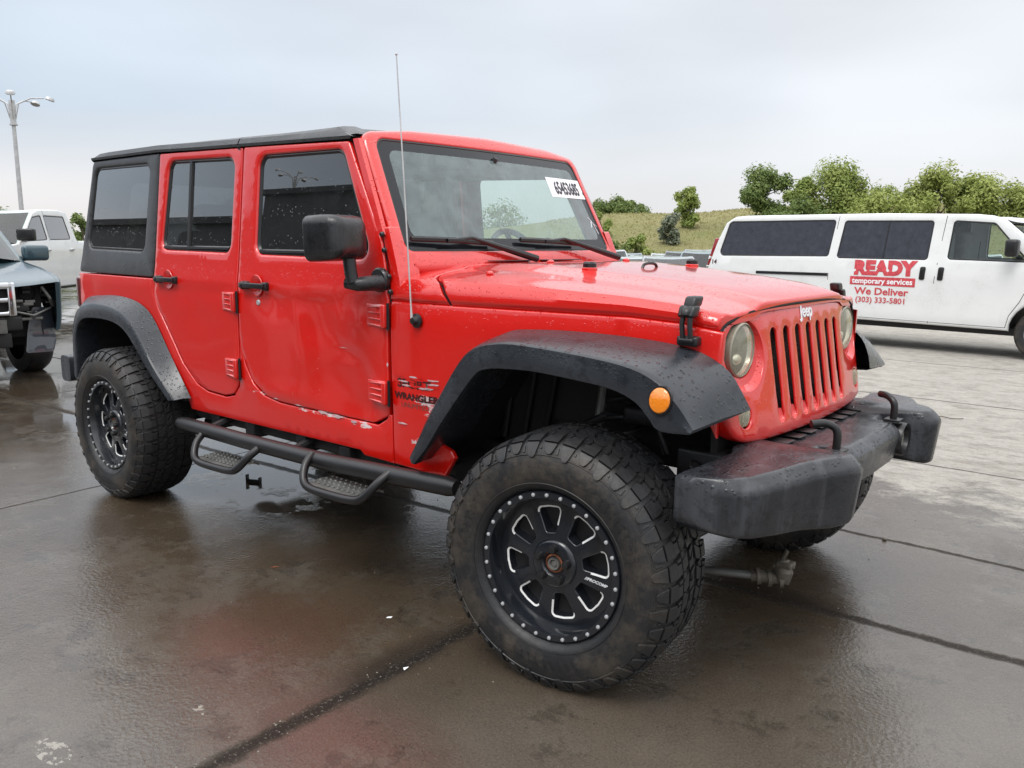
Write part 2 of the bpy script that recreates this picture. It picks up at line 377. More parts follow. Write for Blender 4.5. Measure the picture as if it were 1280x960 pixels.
def triangulate(loops, step):
    pts = []; edges = []
    for lp in loops:
        o = len(pts); n = len(lp); pts += [Vector(p) for p in lp]; edges += [(o + i, o + (i + 1) % n) for i in range(n)]
    if step:
        A = loops[0]; x0 = min(p[0] for p in A); x1 = max(p[0] for p in A); y0 = min(p[1] for p in A); y1 = max(p[1] for p in A)
        bnd = [Vector(p) for lp in loops for p in lp]; ys = y0 + step / 2; row = 0
        while ys < y1:
            xs = x0 + step * (0.5 if row % 2 else 1.0)
            while xs < x1:
                q = (xs, ys)
                if inside(q, A) and not any(inside(q, h) for h in loops[1:]):
                    v = Vector(q)
                    if all((v - w_).length_squared > (step * 0.45) ** 2 for w_ in bnd): pts.append(v)
                xs += step
            ys += step * 0.87; row += 1
    r = delaunay_2d_cdt(pts, edges, [], 0, 1e-6)
    V = [tuple(v) for v in r[0]]; F = []
    for f in r[2]:
        cx = sum(V[i][0] for i in f) / len(f); cy = sum(V[i][1] for i in f) / len(f)
        if inside((cx, cy), loops[0]) and not any(inside((cx, cy), h) for h in loops[1:]): F.append(tuple(f))
    return V, F
def panel(outline, holes, fn, th=0.02, bev=0.006, step=0.08, mi=0, hbev=None, back=False, g=None, hth=None):
    """sheet with rounded rim; fn(a, b, depth) -> point"""
    g = g or G(); hbev = bev if hbev is None else hbev; hth = th if hth is None else hth
    loops = [ccw(resamp(outline, step))] + [ccw(resamp(h, step)) for h in holes]
    inner = []
    for i, lp in enumerate(loops):
        sg = 1 if i == 0 else -1; bv = bev if i == 0 else hbev; tt = th if i == 0 else hth
        rings = []
        for k in range(4):
            a = k / 3 * pi / 2; rings.append([fn(x, y, bv * (1 - cos(a))) for x, y in offset(lp, sg * bv * (1 - sin(a)))])
        rings.append([fn(x, y, tt) for x, y in lp])
        inner.append(offset(lp, sg * bv))
        g.loft(rings, closed=True, mi=mi)
    V, F = triangulate(inner, step)
    g.add([fn(x, y, 0) for x, y in V], F, mi)
    if back:
        V, F = triangulate(loops, 0); g.add([fn(x, y, th) for x, y in V], F, mi)
    return g
def spline(P, n):
    """Catmull-Rom through points, resampled evenly by arc length"""
    P = [Vector(p) for p in P]; out_ = []
    for i in range(len(P) - 1):
        a, b_, c, d = P[max(i - 1, 0)], P[i], P[i + 1], P[min(i + 2, len(P) - 1)]
        for k in range(12):
            t = k / 12; out_.append(0.5 * ((2 * b_) + (c - a) * t + (2 * a - 5 * b_ + 4 * c - d) * t * t + (3 * b_ - a - 3 * c + d) * t ** 3))
    out_.append(P[-1]); L = [0]
    for i in range(1, len(out_)): L.append(L[-1] + (out_[i] - out_[i - 1]).length)
    res = []; j = 0
    for k in range(n):
        t = L[-1] * k / (n - 1)
        while j < len(L) - 2 and L[j + 1] < t: j += 1
        f = (t - L[j]) / max(1e-9, L[j + 1] - L[j]); res.append(out_[j].lerp(out_[j + 1], min(1, f)))
    return res
def lerpt(x, T):
    if x <= T[0][0]: return T[0][1]
    for (a, u), (b_, v) in zip(T, T[1:]):
        if x <= b_: return u + (v - u) * (x - a) / (b_ - a)
    return T[-1][1]
def text(name, s_, size, fn, mat_, parent=None, extrude=0.0, bold=0.0, align='CENTER', xs=1.0, shear=0.0, sub=0.0, space=1.0, root=False):
    """lettering as a mesh, every vertex sent through fn(u, v, depth)"""
    cu = bpy.data.curves.new(name, 'FONT'); cu.body = s_; cu.size = size; cu.align_x = align; cu.extrude = extrude; cu.offset = bold; cu.shear = shear; cu.resolution_u = 3; cu.space_character = space
    ob = bpy.data.objects.new(name, cu); COL.objects.link(ob)
    bpy.context.view_layer.update()
    dg = bpy.context.evaluated_depsgraph_get(); me = bpy.data.meshes.new_from_object(ob.evaluated_get(dg)); bpy.data.objects.remove(ob); bpy.data.curves.remove(cu)
    if sub:
        bm = bmesh.new(); bm.from_mesh(me)
        bmesh.ops.subdivide_edges(bm, edges=[e_ for e_ in bm.edges if e_.calc_length() > sub], cuts=1); bm.to_mesh(me); bm.free()
    for v in me.vertices: v.co = fn(v.co.x * xs, v.co.y, v.co.z)
    me.materials.clear(); me.materials.append(MT[mat_]); me.name = name
    o = bpy.data.objects.new(name, me); COL.objects.link(o)
    if parent: o.parent = parent
    return o
# ================================================================== the red off-road vehicle
simple('primer', (.50, .36, .37), .6, var=.3, nscale=60)
JP = empty('off_road_vehicle', (0, 0, 0), label='lifted red four-door off-road vehicle with black hardtop, black flares and a dented front door', cat='off-road SUV')

def ysid(x, z):
    """half width of the body side at (x, z)"""
    y = 0.772
    if x > -0.70: y -= (x + 0.70) * (0.172 / 1.09)
    if z > 1.16: y -= (z - 1.16) * 0.102 + 0.004 * min(1, (z - 1.16) / 0.1)
    else: y -= 0.10 * max(0, 0.78 - z) ** 1.6 + 0.008 * max(0, (1.16 - z) < 0.12) * (1 - (1.16 - z) / 0.12) ** 2
    return y
DENTS = [(-1.30, 1.03, 0.16, 0.09, 0.014), (-1.62, 1.09, 0.10, 0.05, 0.009), (-1.20, 0.82, 0.20, 0.13, 0.017), (-1.00, 0.72, 0.13, 0.07, 0.014), (-1.42, 0.93, 0.07, 0.16, -0.005),
         (-1.05, 1.06, 0.05, 0.05, -0.006), (-2.25, 1.0, 0.12, 0.06, 0.004), (-1.55, 0.72, 0.18, 0.03, -0.006), (-3.4, 1.10, 0.05, 0.04, 0.006), (-1.13, 0.93, 0.10, 0.012, 0.006)]
CREASE = [(-1.78, 1.22, -1.55, 1.10, .007, .05), (-1.55, 1.10, -1.25, 1.12, .008, .06), (-1.25, 1.12, -1.02, 1.20, .006, .05), (-1.25, .99, -1.08, .93, .008, .035), (-1.50, 1.16, -1.42, .98, -.005, .04), (-1.20, 1.18, -1.16, 1.0, -.005, .04), (-1.05, .92, -.95, .72, .010, .07), (-2.45, 1.12, -2.2, 1.06, .004, .05)]
def dent(x, z):
    d = 0
    for cx, cz, rx, rz, h in DENTS:
        q = ((x - cx) / rx) ** 2 + ((z - cz) / rz) ** 2
        if q < 6: d += h * math.exp(-q)
    for ax, az_, bx, bz, h, w_ in CREASE:
        ux, uz = bx - ax, bz - az_; L2 = ux * ux + uz * uz; t = max(0, min(1, ((x - ax) * ux + (z - az_) * uz) / L2)); q = math.hypot(x - ax - ux * t, z - az_ - uz * t)
        if q < w_: d += .6 * h * (1 - q / w_) ** 1.6 * (4 * t * (1 - t)) ** .5
    return d
def sidefn(s, dmg=True, out=0.0):
    def f(x, z, d):
        y = ysid(x, z) - d + out - (dent(x, z) if (dmg and s < 0) else 0)
        return (x, s * y, z)
    return f

# --- body shell, one mesh: sides, tailgate, cowl corners, rear and inner shell
QP = [(-3.552, 0.62, 0.02), (-3.475, 0.60), (-3.485, 0.74), (-3.465, 0.88), (-3.38, 0.975), (-3.18, 1.0), (-2.97, 0.995), (-2.80, 0.945), (-2.72, 0.875), (-2.57, 0.735), (-2.40, 0.585), (-2.38, 0.535), (-1.07, 0.548),
      (-1.045, 0.53), (-0.872, 0.528), (-0.872, 0.72), (-0.893, 0.72), (-0.905, 0.70), (-0.96, 0.668), (-1.60, 0.672), (-1.72, 0.69), (-1.80, 0.735), (-1.86, 0.815), (-1.884, 0.90), (-1.889, 0.98), (-1.895, 0.98),
      (-1.899, 0.80), (-1.915, 0.71), (-1.965, 0.66), (-2.04, 0.643), (-2.20, 0.648), (-2.30, 0.675), (-2.42, 0.765), (-2.55, 0.925), (-2.64, 1.03), (-2.672, 1.10), (-2.676, 1.178), (-3.548, 1.182)]
QP = [(*p, 0.0) if len(p) == 2 else p for p in QP]
FP = [(-0.866, 0.528, 0), (-0.61, 0.522, .01), (-0.560, 0.60, .01), (-0.575, 0.625, 0.01), (-0.66, 0.66, .01), (-0.585, 0.79, .03), (-0.44, 0.985, .05), (-0.30, 1.025, .03), (0.0, 1.03, 0), (0.17, 1.015, .04), (0.29, 0.96, .05), (0.355, 0.85, .03), (0.385, 0.80, 0), (0.392, 1.118, .0), (0.27, 1.137, 0), (0.1, 1.148, 0), (-0.57, 1.152, 0), (-0.866, 1.156, 0)]
for s in (-1, 1):
    g = panel(rpoly(QP, 0, 4), [], sidefn(s), th=0.018, bev=0.006, step=0.07)
    g.obj('quarter_panel', 'red_paint', JP)
    panel(rpoly(FP, 0.01, 5), [], sidefn(s), th=0.018, bev=0.007, step=0.06).obj('fender', 'red_paint', JP)
g = G()
# tailgate and rear corners
bk = lambda u, v, d: (-3.555 - 0.012 * (1 - (u / .77) ** 2) + d, u, v)
panel(rpoly([(-.765, .62), (.765, .62), (.765, 1.18), (-.765, 1.18)], .04), [], bk, th=.05, bev=.012, step=.12).obj('tailgate', 'red_paint', JP)
# inner shell, coloured black so the seams look dark with shade
g = G()
for s in (-1, 1):
    V, F = triangulate([resamp([(-3.5, 1.17), (-3.5, 1.0), (-2.75, 1.0), (-2.38, .56), (-0.88, .56), (-0.88, 1.3), (-1.13, 1.70), (-1.9, 1.72), (-1.9, 1.29), (-2.67, 1.29)], .2)], 0)
    V2 = [(x, s * (ysid(x, z) - .045), z) for x, z in V]
    V, F = triangulate([ccw([(-3.5, .98), (-2.72, .98), (-2.38, .56), (-0.86, .56), (-0.86, 1.25), (-2.66, 1.25), (-3.5, 1.17)])], 0)
    g.add([(x, s * (ysid(x, z) - .045), z) for x, z in V], F)
    # wheel house over the rear wheel
    pth = [(-3.50, .60), (-3.47, .80), (-3.37, .93), (-3.18, .965), (-2.97, .96), (-2.80, .90), (-2.60, .735), (-2.42, .58)]
    g.loft([[(x, s * .74, z) for x, z in pth], [(x, s * .40, z) for x, z in pth]], closed=False)
    g.add([(x, s * .42, z) for x, z in pth], [tuple(range(len(pth)))])
g.box((-3.5, -.71, .55), (-0.86, .71, .60)); g.box((-0.87, -.70, .55), (-0.82, .70, 1.22))
g.box((-3.52, -.72, .60), (-3.47, .72, 1.16))
g.obj('inner_shell', 'seam_black', JP)

# --- doors
def door(s, outline, hole, seal_w, div=None, name='door'):
    g = panel(rpoly(outline, .03, 6), [rpoly(hole, .055, 7)], sidefn(s, out=0.003), th=0.03, bev=0.007, step=0.03 if s < 0 else .08, hbev=0.014, hth=0.022)
    d = g.obj(name, 'red_paint', JP)
    # pressed window frame, seal and pane
    hl = ccw(resamp(rpoly(hole, .055, 7), .055)); fn = sidefn(s, False)
    sg = G(); r0 = [fn(x, z, 0.009) for x, z in offset(hl, -.002)]; r1 = [fn(x, z, 0.006) for x, z in offset(hl, .006)]; r2 = [fn(x, z, 0.016) for x, z in offset(hl, .016)]
    sg.loft([r0, r1, r2]); sg.obj('window_seal', 'trim_black', d)
    return d, hl, fn
def pane(hl, fn, mat_, d, depth=0.0145, bar=None):
    V, F = triangulate([offset(hl, .008)], .12); g = G(); g.add([fn(x, z, depth) for x, z in V], F)
    p = g.obj('window_pane', mat_, d, recalc=True)
    return p
FD = [(-0.889, .715, .02), (-0.882, .80, 0), (-0.880, 1.16, 0), (-0.905, 1.285, .1), (-0.932, 1.375, .2), (-1.158, 1.758, .02), (-1.888, 1.783, .012), (-1.890, 1.2, 0), (-1.888, .95, .0), (-1.879, .88, .1), (-1.80, .748, .12), (-1.68, .688, .1), (-1.58, .677, 0), (-0.98, .673, .06)]
RD = [(-1.905, .80, .1), (-1.901, 1.2, 0), (-1.899, 1.782, .012), (-2.645, 1.799, .012), (-2.662, 1.2, 0), (-2.664, 1.10, .1), (-2.63, 1.035, .1), (-2.54, .93, 0), (-2.41, .772, 0), (-2.295, .684, .1), (-2.20, .655, .1), (-2.04, .650, .03), (-1.96, .668, .06), (-1.918, .72, .05)]
FWH = [(-1.765, 1.315, .05), (-0.985, 1.307, .045), (-1.195, 1.730, .06), (-1.768, 1.738, .055)]
RWH = [(-2.603, 1.325, .05), (-1.968, 1.318, .05), (-1.962, 1.742, .055), (-2.553, 1.758, .055)]
hinge_src = None
for s in (-1, 1):
    for kind, o_, h_ in (('front', FD, FWH), ('rear', RD, RWH)):
        d, hl, fn = door(s, o_, h_, .02)
        if s < 0 and kind == 'front': tag(d, 'dented front door with scraped paint along its lower edge')
        pane(hl, fn, ('glass_door' if s < 0 else 'glass_clear') if kind == 'front' else 'glass_privacy', d)
        if kind == 'rear':
            g = G(); g.loft([[fn(-2.355 + a, z, dd) for a, dd in ((-.013, .016), (-.010, .006), (.010, .006), (.013, .016))] for z in (1.318, 1.45, 1.6, 1.752)], closed=False)
            g.obj('window_divider', 'trim_black', d)
        # belt strip under the glass
        x0, x1 = ((-1.74, -1.02) if kind == 'front' else (-2.585, -1.985))
        g = G(); g.loft([[fn(x, (1.325 if kind == 'front' else 1.334) + a, b_) for a, b_ in ((-.004, .014), (-.003, .002), (.007, .002), (.012, .014))] for x in (x0, (x0 + x1) / 2, x1)], closed=False)
        g.obj('belt_strip', 'trim_black', d)
        # handle: paddle bar on two ends, over a round pressing
        hx = (-1.745 if kind == 'front' else -2.52); hz = 1.178
        y = ysid(hx, hz)
        g = G(); g.box((hx - .095, -.022, -.018), (hx - .045, .010, .018), bev=.008); g.box((hx + .068, -.022, -.018), (hx + .10, .010, .018), bev=.008)
        g.box((hx - .09, -.034, -.012), (hx + .095, -.018, .013), bev=.006); g.ball((hx - .068, -.024, 0), .019, 14, sc=(1, .7, 1))
        g.fmap(lambda x, yy, z: (x, s * (y - yy if True else 0) if s > 0 else -(y - yy), z + hz))
        g.obj('handle', 'trim_black', d)
        g = G(); g.lathe([(.002, .001), (.030, .001), (.036, -.002), (.046, -.0035), (.048, 0)], n=28)
        g.fmap(lambda x, yy, z: (x + hx + .01, s * (y - yy + .0045), z + hz)); g.obj('handle_recess', 'red_paint', d)
        if kind == 'front':
            g = G(); g.lathe([(0, -.006), (.010, -.006), (.013, -.003), (.014, .002)], n=20); g.fmap(lambda x, yy, z: (x - 1.73, s * (y - yy), z + 1.105)); g.obj('lock', 'bolt_steel', d)
        # hinges: ribbed red castings
        for hzz in ((1.098, .806) if kind == 'front' else (1.098, .792)):
            ex = -0.872 if kind == 'front' else -1.893
            yy0 = ysid(ex, hzz)
            g = G(); g.box((ex - .022, -.028, -.045), (ex + .002, .004, .045), bev=.007)
            for q in range(4): g.loft([[(ex - .115, -.004, -.033 + q * .022 - .007), (ex - .115, -.008, -.033 + q * .022), (ex - .115, -.004, -.033 + q * .022 + .007)], [(ex - .02, -.006, -.038 + q * .025 - .008), (ex - .02, -.020, -.038 + q * .025), (ex - .02, -.006, -.038 + q * .025 + .008)]], closed=True, caps=True)
            g.box((ex - .118, -.008, -.042), (ex - .018, .004, .042), bev=.003)
            g.fmap(lambda x, yy, z: (x, s * (yy0 - yy + .002), z + hzz)); hg = g.obj('hinge', 'red_paint', d)
            g = G(); g.tube([(ex + .004, -.010, -.05), (ex + .004, -.010, .05)], .006, 8); g.fmap(lambda x, yy, z: (x, s * (yy0 - yy), z + hzz)); g.obj('hinge_pin', 'trim_black', d)

# --- hardtop: side quarters, roof, back
QH = [(-3.545, 1.188, .02), (-2.685, 1.184, .01), (-2.656, 1.803, .01), (-3.405, 1.803, .03)]
QW = [(-3.452, 1.322, .05), (-2.783, 1.312, .05), (-2.745, 1.757, .05), (-3.375, 1.762, .06)]
ht = None
def roof_ring(x):
    t = (x + 3.46) / (3.46 - 1.10)      # 0 rear, 1 front
    dz = 0
    if x < -3.27: dz = -0.045 * ((-3.27 - x) / .15) ** 2
    if x > -1.25: dz = -0.052 * ((x + 1.25) / .12)
    lo = 1.803 - .038 * max(0, min(1, (x + 2.65) / 1.5)) if x > -2.65 else 1.806
    top = 1.846 + dz - .020 * max(0, min(1, (x + 2.6) / 1.1))
    half = [(.712, lo), (.716, lo + .012), (.706, min(top - .006, lo + .034)), (.685, top - .006), (.655, top), (.60, top + .004), (.56, top - .002), (.45, top + .003), (.25, top + .005), (0, top + .006)]
    r = [(x, -y, z) for y, z in half] + [(x, y, z) for y, z in half[-2::-1]]
    return r
g = G()
xs_ = [-3.405, -3.395, -3.365, -3.31, -3.2, -2.9, -2.66, -2.3, -1.925]
g.loft([[(-3.410, y * .985, z * .2 + 1.80 * .8) for _, y, z in roof_ring(-3.42)], [(-3.410, y * .995, z * .6 + 1.80 * .4) for _, y, z in roof_ring(-3.42)]] + [roof_ring(x) for x in xs_], closed=False)
ht = g.obj('hardtop', 'hardtop_plastic', JP)
g = G(); xs_ = [-1.917, -1.6, -1.35, -1.25, -1.19, -1.145]; g.loft([roof_ring(x) for x in xs_] + [[(-1.140, y, z * .3 + 1.775 * .7) for _, y, z in roof_ring(-1.14)]], closed=False)
g.obj('roof_panel', 'hardtop_plastic', ht)
g = G(); g.loft([[(x, y, z - .012) for x, y, z in roof_ring(xx)] for xx in (-1.93, -1.91)], closed=False); g.obj('roof_seam', 'seam_black', ht)
g = G(); V = [(x, y, 1.785) for x in (-3.4, -1.13) for y in (-.69, .69)]; g.add(V, [(0, 1, 3, 2)]); g.obj('headliner', 'seat_cloth', ht)
for s in (-1, 1):
    g = panel(rpoly(QH, .02, 5), [rpoly(QW, .05, 7)], sidefn(s, False, .002), th=.03, bev=.010, step=.08, hbev=.014, hth=.02)
    q = g.obj('hardtop_side', 'hardtop_plastic', ht)
    hl = ccw(resamp(rpoly(QW, .05, 7), .08)); fn = sidefn(s, False)
    sg = G(); sg.loft([[fn(x, z, .008) for x, z in offset(hl, -.002)], [fn(x, z, .006) for x, z in offset(hl, .008)], [fn(x, z, .012) for x, z in offset(hl, .014)]]); sg.obj('window_seal', 'trim_black', q)
    pane(hl, fn, 'glass_privacy', q, .010)
    # black strip coloured as the shadow gap between drip rail and doors
    g = G(); g.loft([[(x, s * (ysid(x, 1.77) + .004), z0) for x, z0 in ((-2.66, 1.802), (-1.9, 1.786), (-1.14, 1.760))], [(x, s * (ysid(x, 1.77) - .03), z0 + .008) for x, z0 in ((-2.66, 1.802), (-1.9, 1.786), (-1.14, 1.760))]], closed=False); g.obj('door_gap_strip', 'seam_black', ht)
bfn = lambda u, v, d: (-3.548 + (v - 1.18) * .20 + d, u, v)
BH = [(-.52, 1.30), (.52, 1.30), (.49, 1.70), (-.49, 1.70)]
panel(rpoly([(-.752, 1.186), (.752, 1.186), (.70, 1.80), (-.70, 1.80)], .03), [rpoly(BH, .06)], bfn, th=.03, bev=.012, step=.12).obj('hardtop_back', 'hardtop_plastic', ht)
V, F = triangulate([ccw(resamp(rpoly(BH, .06), .1))], 0); g = G(); g.add([bfn(x, z, .012) for x, z in V], F); g.obj('rear_window', 'glass_clear', ht)

# --- windshield frame, glass
wsf = lambda y, z, d: (-.79 - .52 * (z - 1.28) - .09 * y * y - d * .887, y, z - d * .46)
WO = [(-.728, 1.262, .02), (.728, 1.262, .02), (.694, 1.800, .07), (.45, 1.826, 0), (0, 1.838, 0), (-.45, 1.826, 0), (-.694, 1.800, .07)]
WH = [(-.682, 1.340, .03), (.682, 1.340, .03), (.642, 1.773, .05), (-.642, 1.773, .05)]
g = panel(rpoly(WO, .03, 8), [rpoly(WH, .04, 7)], wsf, th=.075, bev=.024, step=.07, hbev=.006, hth=.02)
wf_ = g.obj('windshield_frame', 'red_paint', JP)
wl = ccw(resamp(rpoly(WH, .04, 7), .08))
IN = rpoly([(-.632, 1.392, .03), (.632, 1.392, .03), (.597, 1.730, .04), (-.597, 1.730, .04)], .04, 6)
V, F = triangulate([offset(wl, .001), ccw(resamp(IN, .08))], .12); g = G(); g.add([wsf(x, z, .006) for x, z in V], F); g.obj('windshield_border', 'frit_black', wf_)
V, F = triangulate([ccw(resamp(IN, .08))], .12); g = G(); g.add([wsf(x, z, .006) for x, z in V], F); g.obj('windshield', 'glass_windshield', wf_)
g = G(); g.loft([[wsf(x, z, .004) for x, z in offset(wl, -.001)], [wsf(x, z, .003) for x, z in offset(wl, .006)], [wsf(x, z, .007) for x, z in offset(wl, .009)]]); g.obj('windshield_seal', 'trim_black', wf_)
for s in (-1, 1):
    BR = [(-.952, 1.425, .01), (-.902, 1.43, .01), (-.822, 1.235, .03), (-.805, 1.166, .01), (-.866, 1.166, .01), (-.888, 1.285, .05)]
    g = panel(rpoly(BR, .02, 4), [], sidefn(s, False, -.004), th=.05, bev=.006, step=.06)
    bra = g.obj('windshield_bracket', 'red_paint', JP)
    for bx, bz in ((-.925, 1.40), (-.908, 1.342), (-.872, 1.245), (-.858, 1.19)):
        gg = G(); yy = ysid(bx, bz) + .004; gg.lathe([(0, -.012), (.006, -.012), (.010, -.008), (.011, 0)], n=12); gg.fmap(lambda x, y_, z: (x + bx, s * (yy - y_), z + bz)); gg.obj('bolt', 'trim_black', bra)
    # side of the windshield frame back to the door seal
    g = G(); T = [(1.40, .745), (1.5, .733), (1.6, .722), (1.7, .711), (1.765, .703)]
    rings = []
    for z, y in T:
        xa = -.79 - .52 * (z - 1.28) - .09 * y * y
        rings.append([(xa - .010, s * (y + .001 - .012), z), (xa - .020, s * (y + .001), z), (xa - .052, s * (y + .001), z), (xa - .056, s * (y - .03), z)])
    g.loft(rings, closed=False); g.obj('frame_side', 'red_paint', wf_)
    g = G(); rings = []
    for z, y in [(1.15, .768)] + T:
        xd = lerpt(z, [(1.16, -.874), (1.285, -.899), (1.375, -.926), (1.758, -1.152)])
        rings.append([(xd + .012, s * (y - .006), z), (xd - .012, s * (y - .012), z)])
    g.loft(rings, closed=False); g.obj('door_gap_strip', 'seam_black', wf_)

for s in (-1, 1):
    g = G(); rings = []
    for z in (1.15, 1.18, 1.21, 1.24, 1.27, 1.30, 1.33):
        xa = lerpt(z, [(1.15, -.80), (1.24, -.815), (1.43, -.895)]); y = ysid(-.85, z) - .010
        rings.append([(xa, s * (y - .09), z), (xa, s * (y - .012), z), (xa - .012, s * (y - .004), z), (xa - .06, s * (y - .004), z)])
    g.loft(rings, closed=False); g.obj('cowl_side', 'red_paint', JP)
# --- hood, cowl: one curved family z = H(x, y)
def wid(x): return ysid(x, 1.1) - .002
def ze(x): return lerpt(x, [(-.87, 1.162), (.1, 1.158), (.27, 1.147), (.40, 1.130), (.5, 1.120)])
def zt(x): return lerpt(x, [(-.86, 1.290), (-.72, 1.290), (-.45, 1.288), (-.24, 1.274), (.08, 1.246), (.26, 1.224), (.34, 1.208), (.385, 1.196), (.41, 1.184)])
_tab = []
for q in range(401):
    ph = q / 400 * pi / 2; _tab.append((sin(ph) ** .52 if q else 0.0, cos(ph) ** .52 if q < 400 else 0.0))
_cum = [0.0]
for i in range(1, 401): _cum.append(_cum[-1] + sqrt(((_tab[i][0] - _tab[i - 1][0]) * .69) ** 2 + ((_tab[i][1] - _tab[i - 1][1]) * .125) ** 2))
def sect(t):
    t = min(1, abs(t)) * _cum[-1]
    import bisect
    i = min(400, max(1, bisect.bisect_left(_cum, t))); f = (t - _cum[i - 1]) / (_cum[i] - _cum[i - 1] + 1e-12)
    return (_tab[i - 1][0] + (_tab[i][0] - _tab[i - 1][0]) * f, _tab[i - 1][1] + (_tab[i][1] - _tab[i - 1][1]) * f)
def sst(a, b_, x): t = max(0, min(1, (x - a) / (b_ - a))); return t * t * (3 - 2 * t)
def hoodfn(x, a, d):
    sy, sz = sect(a / .80); w_ = wid(x); y = w_ * sy * (1 if a >= 0 else -1); z0 = ze(x); z = z0 + (zt(x) - z0) * sz
    dome = sst(.50 - .10 * (x + .6), .44 - .10 * (x + .6), abs(y)) if True else 0
    z += dome * .009 * sst(-.74, -.55, x) - .010 * (1 - dome) * (sy < .93)
    bow = sst(-.1, .40, x) * (.006 - .085 * y * y)
    return (x + bow, y - d * (1 if a > 0 else -1) * sy ** 8, z - d)
HD = [(-.575, -.795, .0), (.396, -.795, .02), (.402, -.60, .0), (.402, 0, 0), (.402, .60, .0), (.396, .795, .02), (-.575, .795, .0), (-.63, .715, .05), (-.70, .66, .10), (-.735, .45, .1), (-.745, 0, 0), (-.735, -.45, .1), (-.70, -.66, .10), (-.63, -.715, .05)]
hd = panel(rpoly(HD, .03, 5), [], hoodfn, th=.03, bev=.008, step=.055).obj('hood', 'red_paint', JP)
CW = [(-.866, -.795, 0), (-.585, -.795, 0), (-.64, -.722, .05), (-.71, -.668, .10), (-.745, -.452, .1), (-.755, 0, 0), (-.745, .452, .1), (-.71, .668, .10), (-.64, .722, .05), (-.585, .795, 0), (-.866, .795, 0), (-.862, 0, 0)]
cw = panel(rpoly(CW, .0, 5), [], hoodfn, th=.03, bev=.005, step=.06).obj('cowl', 'red_paint', JP)
g = G()
for i in range(2): g.box((-.80, -.30 + i * .34, 1.297), (-.765, -.03 + i * .34, 1.3005), bev=.001)
g.obj('cowl_vent', 'trim_black', cw)
g = G(); rings = []
for x in (-.86, -.6, -.3, 0, .2, .33, .375): rings.append([(hoodfn(x, a, .022)) for a in [i / 20 * .80 for i in range(-20, 21)]])
g.loft(rings, closed=False); g.obj('hood_underside', 'seam_black', hd)
def hz(x, y):
    lo, hi = 0.0, .8
    for _ in range(30):
        m = (lo + hi) / 2; p = hoodfn(x, m, 0)
        if p[1] < abs(y): lo = m
        else: hi = m
    return p[2], p[0]
for s in (-1, 1):     # rubber stops
    z, x = hz(-.24, .379); g = G(); g.lathe([(.028, -.012), (.028, .006), (.026, .008)], (x, s * .379, z), 'z', 20); g.fmap(lambda a, b_, c: (a, b_, c)); g.obj('stop_base', 'red_paint', hd)
    g = G(); g.lathe([(.024, .004), (.024, .022), (.019, .028), (0, .029)], (x, s * .379, z), 'z', 20); g.obj('rubber_stop', 'trim_black', hd)
z, x = hz(-.22, 0.0); g = G(); g.tube(spline([(x, -.055, z - .005), (x, -.045, z + .010), (x, -.02, z + .016), (x, .02, z + .016), (x, .045, z + .010), (x, .055, z - .005)], 15), .006, 8); g.obj('footman_loop', 'trim_black', hd)
for s in (-1, 1):
    for xx, yy in ((-.50, .27), (-.52, .60)):
        z, x = hz(xx, yy); g = G(); g.ball((x, s * yy, z + .004), .013, 10, sc=(1.3, .9, .7)); g.obj('washer_nozzle', 'red_paint', hd)
    # hood latches: strap, cup and catch
    yb_ = wid(.28)
    g = G(); g.box((.262, -.030, 1.075), (.330, .006, 1.105), bev=.008); g.box((.272, -.040, 1.085), (.320, -.020, 1.100), bev=.006)
    g.tube([(.285, -.030, 1.095), (.282, -.034, 1.14), (.284, -.030, 1.175)], .008, 8); g.tube([(.310, -.030, 1.095), (.308, -.034, 1.14), (.306, -.030, 1.175)], .008, 8)
    g.box((.268, -.042, 1.160), (.322, -.004, 1.196), bev=.008); g.box((.276, -.034, 1.19), (.314, .018, 1.222), bev=.008); g.ball((.295, -.036, 1.178), .017, 12)
    g.fmap(lambda x, y, z: (x, s * (yb_ - y - max(0, z - 1.17) * .45), z)); g.obj('hood_latch', 'trim_black', hd)

# --- grille
def grf(y, z, d): return (.466 - .11 * y * y - .174 * (z - .8166) - .20 * max(0, .80 - z) - .25 * max(0, abs(y) - .53) ** 1.2 - d, y, z)
hb = [(0, .764), (.30, .766), (.44, .770), (.53, .785), (.575, .82), (.595, .90), (.598, 1.0), (.592, 1.08), (.570, 1.124), (.52, 1.147), (.42, 1.165), (.22, 1.176), (0, 1.179)]
GO = hb + [(-y, z) for y, z in hb[-2:0:-1]]
GO = [tuple(v[:2]) for v in spline([(y, z) for y, z in GO + [GO[0]]], 90)[:-1]]
def slot(yc):
    p = []
    r = .0225
    for k in range(9): a = pi * k / 8; p.append((yc + r * cos(a), 1.112 - r + r * sin(a)))
    p += [(yc - r, .90), (yc - .0185, .852), (yc - .022, .838), (yc - .019, .822), (yc - .008, .812), (yc + .008, .812), (yc + .019, .822), (yc + .022, .838), (yc + .0185, .852), (yc + r, .90)]
    return p
holes = [slot(.092 * k) for k in range(-3, 4)]
for s in (-1, 1): holes += [circ(s * .462, 1.040, .108, 44), circ(s * .500, .858, .036, 24)]
gr = panel(GO, holes, grf, th=.05, bev=.014, step=.045, hbev=.004, hth=.008).obj('grille', 'red_paint', JP)
for k in range(-3, 4):   # sculpted lower end of each slot
    g = G(); yc = .092 * k; R_ = []
    for q in range(7):
        z = .812 + q * .0065; wq = .0195 * sin(min(1, (q + .7) / 3.2) * pi / 2); dd = .004 + .007 * (q / 6) ** 1.5
        R_.append([grf(yc + wq * cos(a), z, dd + .010 * sin(a)) for a in [pi * j / 6 for j in range(7)]])
    g.loft(R_, closed=False); g.obj('slot_foot', 'red_paint', gr)
g = G()
